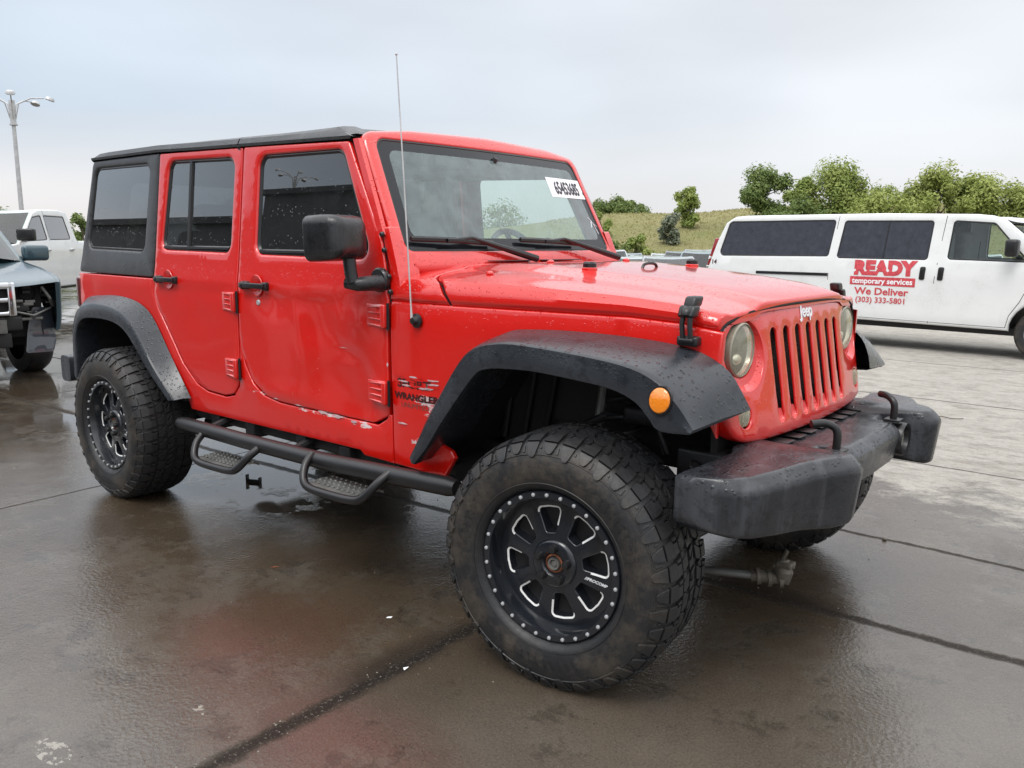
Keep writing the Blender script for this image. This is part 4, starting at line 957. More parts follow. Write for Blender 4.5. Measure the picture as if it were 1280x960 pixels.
def wheel(front=True):
    g = G(); g.lathe([(.243, .028), (.240, .006), (.236, .0), (.216, -.001), (.2145, .004), (.212, .010), (.207, .040), (.202, .056), (.199, .08), (.193, .16), (.20, .26), (.236, .285)], n=96)
    g.lathe([(.080, .046), (.074, .034), (.068, .030), (.040, .029), (.036, .034), (.030, .044), (.0, .046)], n=48)
    panel(circ(0, 0, .205, 96), [opening(k) for k in range(8)], dsk, th=.045, bev=.002, step=.03, hbev=.005, g=g, hth=.045)
    return g.mesh('wheel', 'wheel_black', smooth=35)
WM = wheel(); TM = tyre()
def milled(k):
    g = G()
    if True:
        lp = ccw(resamp(opening(k), .006)); n = len(lp); a = 2 * pi * (k + .5) / 8 + radians(-9)
        ids = [i for i in range(n) if True]; run = []
        for i in ids:
            x, y = lp[i]; rr_ = x * cos(a) + y * sin(a); tt = -x * sin(a) + y * cos(a)
            run.append((rr_ > .164) or (tt < -.014 and rr_ > .118))
        O_ = offset(lp, -.0060); I_ = offset(lp, -.0002)
        for i in ids:
            j = (i + 1) % n
            if run[i]:
                q = [dsk(*O_[i], -.0016), dsk(*O_[j], -.0016), dsk(*I_[j], .0010), dsk(*I_[i], .0010)]; g.add(q, [(0, 1, 2, 3)])
    return g.mesh('milled_edge', 'milled_metal')
MM = [milled(k) for k in range(8)]
g = G(); g.lathe([(.0062, 0), (.0058, -.004), (.0035, -.0055), (0, -.006)], n=12); BM = g.mesh('bolt', 'bolt_steel')
g = G(); g.lathe([(.0135, .004), (.0135, -.014), (.010, -.022), (0, -.024)], n=16); NM = g.mesh('lug_nut', 'trim_black')
g = G(); g.lathe([(.030, .010), (.030, -.006), (.026, -.010), (.024, -.004), (.0, -.002)], n=28); HM = g.mesh('hub_cap', 'rusty_steel')
g = G(); g.lathe([(.021, -.004), (.019, -.014), (.014, -.014), (.012, -.006), (.008, -.010), (0, -.011)], n=24); HM2 = g.mesh('hub_nut', 'steel_grey')
g = G(); g.lathe([(.0, .0), (.165, .0), (.168, .012), (.0, .014)], n=48); g.box((-.10, -.02, .06), (.10, .05, .19), bev=.02); DM = g.mesh('brake_disc', 'steel_grey')
g = G(); g.lathe([(.19, .085), (.10, .09), (0, .09)], n=32); g.lathe([(.192, .20), (0, .21)], n=32); KM = g.mesh('brake_shield', 'chassis_black')
def place_wheel(x, y, steer, roll, out_s, parent=JP, z=TR - .004, flat=True):
    o = bpy.data.objects.new('wheel', WM); COL.objects.link(o); o.parent = parent; o.location = (x, y, z)
    o.rotation_mode = 'XYZ'
    o.rotation_euler = (0, roll, steer + (0 if out_s < 0 else pi))
    def sub(n, m, loc=(0, 0, 0)):
        c = bpy.data.objects.new(n, m); COL.objects.link(c); c.parent = o; c.location = loc; return c
    sub('tyre', TM); [sub('milled_edge', m_) for m_ in MM]; sub('hub_cap', HM, (0, .044, 0)); sub('hub_nut', HM2, (0, .044, 0)); sub('brake_disc', DM, (0, .115, 0)); sub('brake_shield', KM)
    for k in range(30): a = 2 * pi * k / 30; sub('bolt', BM, (.2275 * cos(a), -.001, .2275 * sin(a)))
    for k in range(5): a = 2 * pi * k / 5 + .3; sub('lug_nut', NM, (.052 * cos(a), .030, .052 * sin(a)))
    ca, sa = cos(radians(-9)), sin(radians(-9)); text('wheel_lettering', '//PROCOMP', .0135, lambda u, v, d: dsk((.143 + u) * ca - (v - .004) * sa, (.143 + u) * sa + (v - .004) * ca, -.0014), 'badge_white', o, bold=.0005, shear=.2)
    return o
wf1 = place_wheel(.019, -.934, radians(7.6), radians(4), -1); place_wheel(-2.946, -.935, 0, radians(14), -1); place_wheel(0, .935, radians(7.6), 2.3, 1); place_wheel(-2.946, .935, 0, .5, 1)
# ================================================================== the place
CX, CY = 1.46854, -2.83096
def gz(x, y):
    z = -.027 * max(0.0, min(y - 3.0, 21.0))
    return z
def hill_h(r, az):
    """height of the grassy bank: r metres and azimuth (degrees) from the photographer"""
    top = lerpt(az, [(60, 4.2), (92, 4.9), (105, 4.75), (113, 4.75), (118, 4.2), (123.5, 4.05), (127, 3.6), (134, 2.2), (142, .6), (150, 0)])
    n = noise.noise(Vector((r * .05, az * .12, 0))) * .5
    return (top + .65 + n * .6) * sst(40 + 3 * n, 84, r) ** 1.0 - .65
# ground sheet: fine near the vehicle, coarse out to the horizon
g = G()
xs = [-600, -300, -150, -80, -50, -30, -20] + [-14 + i for i in range(0, 25)] + [14, 20, 30, 50, 80, 150, 300, 600]
ys = [-600, -300, -150, -80, -50, -30, -20] + [-12 + i for i in range(0, 38)] + [30, 40, 60, 90, 150, 300, 600]
V = [(x, y, gz(x, y)) for x in xs for y in ys]; m = len(ys)
g.add(V, [(i * m + j, (i + 1) * m + j, (i + 1) * m + j + 1, i * m + j + 1) for i in range(len(xs) - 1) for j in range(m - 1)])
b = NB('ground_concrete')
P_ = b.pos.outputs['Position']; sp = b.new('ShaderNodeSeparateXYZ'); b.set(sp, 0, P_); X, Y = sp.outputs[0], sp.outputs[1]
nA = b.noise(.55, 5, .6, P_); nB = b.noise(2.6, 6, .65, P_); nC = b.noise(14, 5, .7, P_); nD = b.noise(95, 3, .7, P_); nE = b.noise(330, 2, .6, P_)
nS = b.noise(5, 4, .6, P_, stretch=(1, 1.3, 1))
dry = b.ramp(b.math('ADD', Y, b.math('ADD', b.math('MULTIPLY', b.math('SUBTRACT', nB, .5), 2.2), b.math('MULTIPLY', b.math('SUBTRACT', nA, .5), 2.5))), 1.2, 3.0, 0, 1, True)
lft = b.ramp(X, -7.5, -3.0, .9, 0.0); dry = b.math('SUBTRACT', dry, b.math('MULTIPLY', lft, .75), clamp=True)
wet_c = b.mix(b.ramp(b.math('ADD', nA, b.math('MULTIPLY', nB, .5)), .5, 1.0), (.048, .033, .020), (.112, .080, .050))
wet_c = b.mix(b.math('MULTIPLY', b.ramp(nC, .35, .75), .45), wet_c, (.045, .036, .027))
gry = b.mix(b.ramp(nB, .3, .7), (.135, .128, .118), (.20, .19, .175))
wet_c = b.mix(b.ramp(b.math('SUBTRACT', X, Y), .2, 1.6, 0, .30, True), wet_c, gry)
# red reflection of the body, painted into the slab colour in front
def ell(cx, cy, rx, ry, soft=(0.2, 1.0)):
    dx = b.math('MULTIPLY', b.math('SUBTRACT', X, cx), 1 / rx); dy = b.math('MULTIPLY', b.math('SUBTRACT', Y, cy), 1 / ry)
    return b.ramp(b.math('SQRT', b.math('ADD', b.math('MULTIPLY', dx, dx), b.math('MULTIPLY', dy, dy))), soft[0], soft[1], 1, 0, True)
red_refl = b.math('MULTIPLY', b.math('MAXIMUM', ell(-.95, -1.25, .55, .45), ell(-.15, -1.55, .5, .35)), b.ramp(nC, .3, .75, .35, 1.0))
wet_c = b.mix(b.math('MULTIPLY', red_refl, .5), wet_c, (.10, .030, .020))
dry_c = b.mix(b.ramp(nB, .3, .72), (.40, .375, .335), (.50, .475, .43))
mudn = b.math('MULTIPLY', b.ramp(nS, .48, .62), b.ramp(nC, .3, .6))
dry_c = b.mix(b.math('MULTIPLY', mudn, .45), dry_c, (.18, .158, .13)); dry_c = b.mix(b.ramp(b.noise(30, 5, .8, P_, stretch=(.8, 1.5, 1)), .52, .66, 0, .65), dry_c, (.17, .15, .125)); dry_c = b.mix(b.ramp(b.noise(9, 7, .8, P_, stretch=(.7, 1.6, 1)), .53, .60, 0, .5), dry_c, (.24, .215, .18))
wet_c = b.mix(b.ramp(b.noise(1.9, 7, .75, P_), .50, .58, 0, .55), wet_c, (.125, .108, .085)); wet_c = b.mix(b.ramp(b.noise(3.7, 6, .75, P_), .56, .62, 0, .5), wet_c, (.022, .017, .012))
dry = b.ramp(b.math('ADD', dry, b.math('MULTIPLY', b.math('SUBTRACT', b.noise(6, 7, .8, P_), .5), 1.3)), .3, .7)
col = b.mix(dry, wet_c, dry_c)
col = b.mix(b.ramp(b.noise(130, 3, .75, P_), .38, .68, 0, .5), col, b.mix(dry, (.024, .018, .012), (.16, .145, .12))); col = b.mix(b.ramp(b.noise(48, 5, .8, P_), .54, .74, 0, .35), col, b.mix(dry, (.11, .09, .065), (.5, .47, .42)))
speck = b.math('MULTIPLY', b.math('GREATER_THAN', b.noise(210, 1, .5, P_), .70), b.ramp(nC, .4, .6)); col = b.mix(b.math('MULTIPLY', speck, .55), col, (.30, .27, .22))
dk = b.math('GREATER_THAN', b.math('ADD', b.noise(60, 2, .5, P_), b.math('MULTIPLY', nB, .12)), .79); col = b.mix(b.math('MULTIPLY', dk, .7), col, (.022, .018, .015))
# slab joints filled with dark grit, each a strip round a straight line
h = None; jm = None
def joint(ax, off, slope, wdt, lim=None, wob=.05):
    u, v = (X, Y) if ax == 'x' else (Y, X)
    d = b.math('ABSOLUTE', b.math('SUBTRACT', b.math('SUBTRACT', v, b.math('MULTIPLY', u, slope)), b.math('ADD', off, b.math('MULTIPLY', b.math('SUBTRACT', nB, .5), wob))))
    d = b.math('SUBTRACT', d, b.math('MULTIPLY', b.math('SUBTRACT', nC, .5), wdt * 1.4))
    k = b.ramp(d, wdt * .25, wdt, 1, 0)
    if lim is not None:
        lo, hi = lim
        if lo is not None: k = b.math('MULTIPLY', k, b.ramp(u, lo, lo + .15))
        if hi is not None: k = b.math('MULTIPLY', k, b.ramp(u, hi, hi + .15, 1, 0))
    return k
J = [joint('y', -.45, -.02, .045, (None, .1), .03), joint('x', .165, .06, .034), joint('x', 1.155, .015, .022), joint('x', 2.75, .02, .018), joint('y', -3.26, -.06, .010, None, .02), joint('x', 5.6, .0, .03), joint('x', 8.9, 0, .03), joint('y', -6.4, 0, .02), joint('y', 2.6, 0, .02)]
jm = J[0]
for q in J[1:]: jm = b.math('MAXIMUM', jm, q)
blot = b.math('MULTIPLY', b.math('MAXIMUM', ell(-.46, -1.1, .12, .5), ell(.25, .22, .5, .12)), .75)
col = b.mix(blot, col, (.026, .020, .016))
col = b.mix(b.math('MULTIPLY', jm, .88), col, b.mix(b.math('GREATER_THAN', nD, .6), (.018, .015, .013), (.11, .10, .085)))
chalk = b.math('MULTIPLY', b.math('GREATER_THAN', b.math('MAXIMUM', ell(-.80, -2.07, .11, .05), ell(-.70, -1.70, .10, .02)), .25), b.math('GREATER_THAN', b.noise(24, 6, .75, P_), .53))
col = b.mix(b.math('MULTIPLY', chalk, .85), col, (.30, .28, .235))
# standing water
pud = b.math('MAXIMUM', ell(-2.75, -.15, 1.5, .62, (.65, 1.0)), b.math('MULTIPLY', b.ramp(X, -5.2, -4.0, 1, 0), b.ramp(b.math('ADD', nA, b.math('MULTIPLY', nB, .25)), .50, .62)))
pud = b.math('MULTIPLY', pud, b.ramp(b.math('ADD', nB, b.math('MULTIPLY', nC, .25)), .50, .56))
pud = b.math('MULTIPLY', pud, b.ramp(jm, 0, 1, 1, 0))
col = b.mix(b.math('MULTIPLY', pud, .45), col, (.022, .018, .014))
wet = b.math('MULTIPLY', b.ramp(dry, 0, 1, 1, .0), b.ramp(b.math('ADD', nB, b.math('MULTIPLY', nC, .35)), .40, .62, .8, 1.0))
film = b.math('MULTIPLY', b.math('MAXIMUM', wet, pud), b.ramp(jm, 0, .6, 1, .12))
agg = b.voro(75, co=P_).outputs['Distance']; patch = b.ramp(b.math('ADD', b.noise(1.6, 7, .72, P_), b.math('MULTIPLY', nC, .12)), .50, .60, 0, 1)
cr = b.new('ShaderNodeMixRGB'); b.set(cr, 0, pud); b.set(cr, 1, b.math('ADD', b.ramp(patch, 0, 1, .05, .17), b.ramp(nC, .35, .7, 0, .06))); b.set(cr, 2, .02)
b.P(Base_Color=col, Roughness=b.ramp(dry, 0, 1, .55, .85), Coat_Weight=film, Coat_Roughness=cr.outputs[0], Coat_IOR=1.62, Specular_IOR_Level=b.ramp(dry, 0, 1, .04, .4))
hh = b.math('ADD', b.math('MULTIPLY', nD, .8), b.math('ADD', b.math('MULTIPLY', nE, .40), b.math('MULTIPLY', nC, 1.0)))
h1 = b.math('MULTIPLY', hh, b.ramp(dry, 0, 1, 1.2, 3.4)); h1 = b.math('SUBTRACT', h1, b.math('MULTIPLY', jm, 1.6)); h1 = b.math('ADD', h1, b.math('MULTIPLY', mudn, b.math('MULTIPLY', dry, 3.5)))
b.set(b.b, 'Normal', b.bump(h1, .0030))
h2 = b.math('MULTIPLY', b.math('ADD', b.math('MULTIPLY', nE, .35), b.math('ADD', b.math('MULTIPLY', nD, .70), b.math('ADD', b.math('MULTIPLY', nB, 1.2), b.math('MULTIPLY', nC, .55)))), b.ramp(pud, 0, 1, 1, .06)); h2 = b.math('SUBTRACT', h2, b.math('MULTIPLY', jm, 1.2))
b.set(b.b, 'Coat Normal', b.bump(b.math('ADD', h2, b.math('MULTIPLY', b.math('MULTIPLY', agg, b.ramp(patch, 0, 1, .3, 1.0)), b.ramp(pud, 0, 1, 1, .05))), .0009))
gd = g.obj('ground', 'ground_concrete', smooth=60); tag(gd, kind='structure')

# grassy bank
b = NB('bank_grass'); n1 = b.noise(.12, 5, .6); n2 = b.noise(.9, 6, .7, stretch=(1, 1, 3)); n3 = b.noise(6, 5, .7, stretch=(1, 1, 4))
c1 = b.mix(b.ramp(n1, .35, .65), (.32, .29, .14), (.22, .24, .09)); c1 = b.mix(b.math('MULTIPLY', b.ramp(n2, .4, .7), .6), c1, (.38, .32, .19)); c1 = b.mix(b.math('MULTIPLY', b.ramp(n3, .5, .75), .6), c1, (.12, .14, .05))
b.P(Base_Color=c1, Roughness=.95, Specular_IOR_Level=.1); b.set(b.b, 'Normal', b.bump(n3, .25))
g = G(); V = []; RS = [38, 42, 46, 50, 54, 58, 62, 66, 70, 74, 78, 82, 85, 90, 100, 130, 200, 400]; AZ = [50 + i * 1.0 for i in range(101)]
for a in AZ:
    for r in RS: V.append((CX + r * cos(radians(a)), CY + r * sin(radians(a)), hill_h(r, a) if r < 120 else -.7 + max(0, hill_h(110, a)) * .6))
m = len(RS); g.add(V, [(i * m + j, (i + 1) * m + j, (i + 1) * m + j + 1, i * m + j + 1) for i in range(len(AZ) - 1) for j in range(m - 1)])
tag(g.obj('hillside', 'bank_grass', smooth=60), kind='structure')
def pol(r, a, z=None):
    x, y = CX + r * cos(radians(a)), CY + r * sin(radians(a))
    return (x, y, (hill_h(r, a) if r > 38 and 50 <= a <= 150 else gz(x, y)) if z is None else z)
def leafmat(name, c, c2):
    b = NB(name); oi = b.noise(1.1, 3, .6); n = b.noise(14, 2, .5); cc = b.mix(b.ramp(b.math('ADD', oi, b.math('MULTIPLY', n, .4)), .5, .9), c, c2)
    b.P(Base_Color=cc, Roughness=.6, Specular_IOR_Level=.25)
    tl = b.new('ShaderNodeBsdfTranslucent'); b.set(tl, 0, cc); mxs = b.new('ShaderNodeMixShader'); b.set(mxs, 0, .30); b.set(mxs, 1, b.b.outputs[0]); b.set(mxs, 2, tl.outputs[0]); b.t.links.new(mxs.outputs[0], b.out.inputs[0])
leafmat('leaf_green', (.19, .26, .060), (.36, .41, .13)); leafmat('leaf_dark', (.12, .18, .055), (.23, .29, .095)); leafmat('leaf_silver', (.16, .19, .13), (.28, .30, .22)); leafmat('leaf_lime', (.26, .32, .075), (.40, .44, .15))
leafmat('grass_blade', (.26, .25, .10), (.40, .35, .18)); simple('bark', (.09, .07, .05), .9, bump=.02, bscale=12)
def tree(name, label, r, az_, H, R_, leaf, n=2600, trunk_h=.25, ls=.20, cat='tree', group=None, seed=1, blobs=16, z=None, low=.15):
    rng = random.Random(seed); base = pol(r, az_, z); t = empty(name, base, rng.uniform(0, 6), label=label, cat=cat, group=group)
    g = G(); lean = rng.uniform(-.05, .05) * H; tr = [(0, 0, -.4), (lean * .3, 0, H * .3), (lean * .7, .05 * H * rng.uniform(-1, 1), H * .6), (lean, 0, H * .9)]
    g.tube(spline(tr, 10), [H * .028 * (1 - .085 * i) for i in range(10)], 7)
    cs = []
    for k in range(blobs):
        zz = H * (low + (1 - low) * ((k + rng.random()) / blobs)); wmax = R_ * sqrt(max(.06, 1 - ((zz / H - .48) / .56) ** 2)); a = rng.uniform(0, 2 * pi); q = wmax * rng.uniform(.25, .95)
        c = Vector((q * cos(a) + lean * .5, q * sin(a), zz)); cs.append((c, R_ * rng.uniform(.24, .46)))
        s0 = Vector((lean * .5, 0, max(H * .12, zz - q * rng.uniform(.5, .9)))); g.tube([s0, s0.lerp(c, .5) + Vector((0, 0, -.04 * H)), c], [H * .010, H * .006, H * .003], 5)
    g.obj('trunk', 'bark', t)
    g = G()
    if ls > .15: n = int(n * 2.3); ls *= .62
    for i in range(n):
        c, rb = cs[rng.randrange(len(cs))]; d = Vector((rng.gauss(0, 1), rng.gauss(0, 1), rng.gauss(0, .8))); d = d.normalized() * rb * (rng.random() ** .55) * rng.choice((1, 1, 1, 1.18)); p = c + d
        if p.z < .05: continue
        nrm = (d.normalized() + Vector((rng.uniform(-.8, .8), rng.uniform(-.8, .8), rng.uniform(0, 1.1)))).normalized(); u = nrm.orthogonal().normalized(); v = nrm.cross(u); a = rng.uniform(0, 6.3); u, v = u * cos(a) + v * sin(a), v * cos(a) - u * sin(a); s_ = ls * rng.uniform(.6, 1.3)
        g.add([p - u * s_, p - v * s_ * .5 + nrm * s_ * .15, p + u * s_, p + v * s_ * .5 + nrm * s_ * .15], [(0, 1, 2, 3)])
    g.obj('crown', leaf, t, smooth=0, weld=False, recalc=False)
    return t
TG = 'trees growing on the grassy bank'
tree('broadleaf_tree', 'dense dark green tree behind the white van, leftmost of the tall row', 66, 113.4, 4.9, 2.1, 'leaf_dark', 6000, seed=11, blobs=24, z=1.6)
tree('broadleaf_tree', 'tallest leafy green tree in the row behind the white van', 66, 109.4, 5.4, 2.7, 'leaf_green', 7000, seed=22, blobs=26, z=1.3)
tree('broadleaf_tree', 'narrow green tree beside the tallest one, behind the white van', 65, 111.3, 4.7, 1.4, 'leaf_green', 2600, seed=222, blobs=14, z=1.3)
tree('broadleaf_tree', 'thin loose-crowned low tree in the gap right of the tallest tree', 68, 106.3, 3.9, 1.9, 'leaf_green', 1500, seed=33, blobs=16, z=1.5)
tree('broadleaf_tree', 'bright green tree with an uneven feathery top above the van doors', 66, 103.3, 5.0, 2.3, 'leaf_lime', 4600, seed=44, blobs=24, z=1.3)
tree('broadleaf_tree', 'wide lime green tree standing above the front of the van', 67, 101.0, 4.4, 2.6, 'leaf_lime', 5200, seed=55, blobs=22, z=1.3)
tree('broadleaf_tree', 'lime green tree cut by the right edge of the photo', 68, 98.6, 4.2, 2.6, 'leaf_lime', 4800, seed=66, blobs=22, z=1.3)
tree('broadleaf_tree', 'lime green tree just beyond the right edge of the photo', 66, 96.0, 4.4, 2.6, 'leaf_lime', 3000, seed=67, blobs=22, z=1.3)
tree('broadleaf_tree', 'short lime green tree filling the gap left of the feathery one', 67, 104.9, 4.1, 1.8, 'leaf_lime', 2600, seed=45, blobs=18, z=1.3)
tree('broadleaf_tree', 'short green tree between the feathery tree and the wide lime one', 68, 102.1, 4.3, 1.7, 'leaf_green', 2400, seed=46, blobs=18, z=1.3)
tree('shrub', 'low bright green bush below the thin tree, over the van roof', 62, 106.5, 2.8, 2.6, 'leaf_lime', 2600, seed=68, blobs=14, z=1.6, cat='bush')
tree('shrub', 'low dull green bush between the dark tree and the tallest tree', 62, 111.6, 2.2, 2.2, 'leaf_dark', 1800, seed=69, blobs=12, z=1.9, cat='bush')
tree('round_shrub', 'rounded bright green bush standing alone on the grassy slope', 66, 118.4, 3.0, 1.05, 'leaf_green', 3600, seed=77, blobs=18, low=.1, ls=.14, cat='bush')
tree('silver_shrub', 'pale silver green bush below the round bush on the slope', 59, 119.5, 1.9, 1.0, 'leaf_silver', 3000, seed=88, blobs=16, low=.05, ls=.13, cat='bush')
tree('low_shrub', 'low green scrub at the foot of the slope above the parked cars', 55, 121.6, 1.1, 1.0, 'leaf_green', 1200, seed=91, blobs=8, low=.05, ls=.12, cat='bush')
tree('low_shrub', 'small green tuft of scrub beside the windshield edge on the slope', 62, 124.2, 1.8, .9, 'leaf_green', 1200, seed=92, blobs=8, low=.05, ls=.12, cat='bush')
tree('low_shrub', 'flat dark scrub nearest the windshield at the foot of the slope', 55, 123.3, .8, 1.0, 'leaf_dark', 900, seed=93, blobs=8, low=.05, ls=.12, cat='bush')
for i, (a, H, R_) in enumerate(((124.2, 2.6, 2.4), (122.9, 3.1, 2.7), (121.9, 2.8, 2.2))):
    tree('distant_tree', ('distant dark tree touching the windshield edge beyond the slope', 'distant dark tree in the middle of the clump beyond the slope', 'distant dark tree at the right end of the clump beyond the slope')[i], 112, a, H, R_, 'leaf_dark', 2600, seed=100 + i, blobs=16, z=3.6, low=.05, ls=.30)
for i, (r, a, H, R_) in enumerate(((70, 161.9, 3.8, 2.0), (72, 160.6, 3.4, 1.8), (75, 159.0, 3.3, 1.7), (60, 157.2, 3.0, .8), (90, 165, 6, 4), (95, 155, 5, 4))):
    tree('distant_tree', ('dark tree at the left edge of the photo beyond the pickup', 'dark tree just left of the light pole foot', 'small tree right of the light pole above the pickup windshield', 'tree top showing over the roof of the white pickup', 'dark tree outside the left edge of the photo', 'broad tree hidden behind the hardtop of the red vehicle')[i], r, a, H, R_, 'leaf_dark', 1900, seed=120 + i, blobs=14, z=-.4, low=.05, ls=.22)
for i, (r, a, H, R_) in enumerate(((80, 148, 5, 4), (82, 144, 5.5, 4.5), (85, 140, 6, 4.5), (80, 136, 6, 4), (86, 131, 5, 4))):
    tree('distant_tree', ('first', 'second', 'third', 'fourth', 'last')[i] + ' of five trees seen through the windshield, counted from the left', r, a, H, R_, 'leaf_dark', 1500, seed=140 + i, blobs=14, z=-.4, low=.05, ls=.25)
g = G(); rng = random.Random(2)
for i in range(9000):
    a = rng.uniform(97, 128); r = rng.uniform(44, 86); x, y, z = pol(r, a); hgt = rng.uniform(.05, .17); d = rng.uniform(0, 6.3); u = Vector((cos(d), sin(d), 0)) * rng.uniform(.03, .12)
    g.add([(x - u.x, y - u.y, z - .03), (x + u.x, y + u.y, z - .03), (x + u.x * .3 + rng.uniform(-.1, .1), y + u.y * .3, z + hgt)], [(0, 1, 2)])
tag(g.obj('dry_grass', 'grass_blade', smooth=0, weld=False, recalc=False), 'dry yellow grass growing over the slope', kind='stuff')

# light poles
def pole(loc, H, rz, label):
    t = empty('light_pole', loc, rz, label=label, cat='light pole')
    g = G(); g.tube([(0, 0, -.2), (0, 0, H * .5), (0, 0, H)], [.10, .085, .07], 14); g.lathe([(.15, H - .95), (.15, H - .9), (.12, H - .9)], axis='z', n=16); g.lathe([(.24, -.2), (.24, .35), (.16, .45)], axis='z', n=16); g.obj('pole', 'galvanised', t)
    g = G(); g.tube([(0, 0, H - .9), (0, 0, H + .02)], .11, 10)
    for a in range(5): q = a * 2 * pi / 5; g.tube([(.1 * cos(q), .1 * sin(q), H - .7), (.25 * cos(q), .25 * sin(q), H - .1), (.7 * cos(q), .7 * sin(q), H + .12), (1.2 * cos(q), 1.2 * sin(q), H + .14)], .025, 7)
    g.obj('arms', 'galvanised', t)
    for a in range(5):
        q = a * 2 * pi / 5; g = G(); g.lathe([(.0, .10), (.12, .09), (.17, .02), (.18, -.03), (.15, -.05), (0, -.04)], axis='z', n=18); g.xf(Matrix.Translation((1.42 * cos(q), 1.42 * sin(q), H + .10)) @ Matrix.Rotation(.35, 4, Vector((-sin(q), cos(q), 0)))); g.obj('lamp_head', 'galvanised', t)
x, y = -36.25, 10.6
pole((x, y, gz(x, y)), 7.0 + .0, .9, 'tall pale metal light pole with a ring of lamps beyond the pickup')
pole((-49, -33, 0), 12.5, .4, 'light pole behind the photographer, mirrored in the rear door glass')

# warehouse behind the photographer: seen mirrored in the side windows
simple('warehouse_wall', (.085, .088, .095), .85, var=.1, nscale=.6); simple('warehouse_roof', (.05, .05, .055), .8); simple('warehouse_glass', (.02, .025, .03), .1)
wh = empty('warehouse', (-14, -22, 0), label='long low dark grey warehouse behind the photographer', cat='building')
g = G(); g.box((-34, -9, -.3), (16, 4.0, 5.6)); g.box((-13, 4.0, -.3), (-3, 5.2, 6.4)); g.obj('wall', 'warehouse_wall', wh)
g = G(); g.box((-34.2, -9.2, 5.6), (16.2, 4.2, 5.9)); g.box((-13.15, 4.0, 6.4), (-2.85, 5.35, 6.6)); g.obj('roof', 'warehouse_roof', wh)
for k in range(8):
    x0 = -31 + k * 5.6
    if -14 < x0 < -2: continue
    g = G(); g.box((x0, 4.0, 1.0), (x0 + 2.2, 4.06, 3.6), bev=.02); wd = g.obj('window', 'warehouse_roof', wh)
    g = G(); g.box((x0 + .1, 4.06, 1.1), (x0 + 2.1, 4.08, 3.5)); g.obj('pane', 'warehouse_glass', wd)
for k in range(2): g = G(); g.box((-11.5 + k * 4.6, 5.2, 0), (-8.3 + k * 4.6, 5.26, 3.6), bev=.02); g.obj('door', 'galvanised', wh)

# ------------------------------------------------------------------ other vehicles
def skin(path, yf, bev, crown=.02, n=8, inset=0.0):
    """sheet across the car between the two side outlines, bowed outwards"""
    g = G(); L = len(path); rings = []
    for i, (x, z) in enumerate(path):
        a = path[max(i - 1, 0)]; c = path[min(i + 1, L - 1)]; t = Vector((c[0] - a[0], c[1] - a[1])).normalized(); nx, nz = -t.y, t.x
        W_ = yf(x, z) - bev; rings.append([(x + nx * (crown * (1 - q * q) - inset), q * W_, z + nz * (crown * (1 - q * q) - inset)) for q in [-1 + 2 * k / n for k in range(n + 1)]])
    g.loft(rings, closed=False); return g
def simple_wheel(parent, x, y, r, s, wdt=.22, rimf=.62, rim='car_silver', steer=0):
    g = G(); g.lathe([(r * rimf, -.01), (r * .72, -.025), (r * .9, -.02), (r * .98, .02), (r, .05), (r, wdt - .05), (r * .95, wdt - .01), (r * rimf, wdt)], n=36)
    g.fmap(lambda a, b_, c: (a, b_ if s < 0 else -b_, c)); t = g.obj('wheel', 'tyre_rubber', parent, loc=(x, y, r)); t.rotation_euler = (0, 0, steer)
    g = G(); g.lathe([(r * rimf, -.012), (r * (rimf - .05), .0), (r * (rimf - .07), .03), (r * .2, .015), (r * .14, -.005), (0, -.008)], n=36)
    g.fmap(lambda a, b_, c: (a, b_ if s < 0 else -b_, c)); g.obj('rim', rim, t)
    g = G()
    for k in range(6):
        a = k * pi / 3; g.ball((r * (rimf - .2) * cos(a), (.012 if s < 0 else -.012), r * (rimf - .2) * sin(a)), r * .07, 8, sc=(1, .3, 1))
    g.obj('rim_hole', 'seam_black', t)
    return t
def seam(pts, fn, wdt=.008, out=.0015):
    g = G(); rings = []
    for i, (x, z) in enumerate(pts):
        a = pts[max(i - 1, 0)]; c = pts[min(i + 1, len(pts) - 1)]; t = Vector((c[0] - a[0], c[1] - a[1])).normalized(); nx, nz = -t.y * wdt / 2, t.x * wdt / 2
        rings.append([fn(x + nx, z + nz, -out), fn(x - nx, z - nz, -out)])
    g.loft(rings, closed=False); return g
def archpts(cx, cz, r, z0, n=14):
    a0 = math.asin(max(-1, min(1, (z0 - cz) / r))); return [(cx + r * cos(a), cz + r * sin(a)) for a in [pi - a0 - (pi - 2 * a0) * k / n for k in range(n + 1)]]
def sidepane(parent, hole, fn, gm, seal='trim_black', depth=.010):
    hl = ccw(resamp(hole, .12)); g = G(); g.loft([[fn(x, z, .004) for x, z in offset(hl, -.003)], [fn(x, z, .003) for x, z in offset(hl, .012)], [fn(x, z, .008) for x, z in offset(hl, .018)]]); w_ = g.obj('window', seal, parent)
    V, F = triangulate([offset(hl, .010)], .3); g = G(); g.add([fn(x, z, depth) for x, z in V], F); g.obj('pane', gm, w_)
    return w_

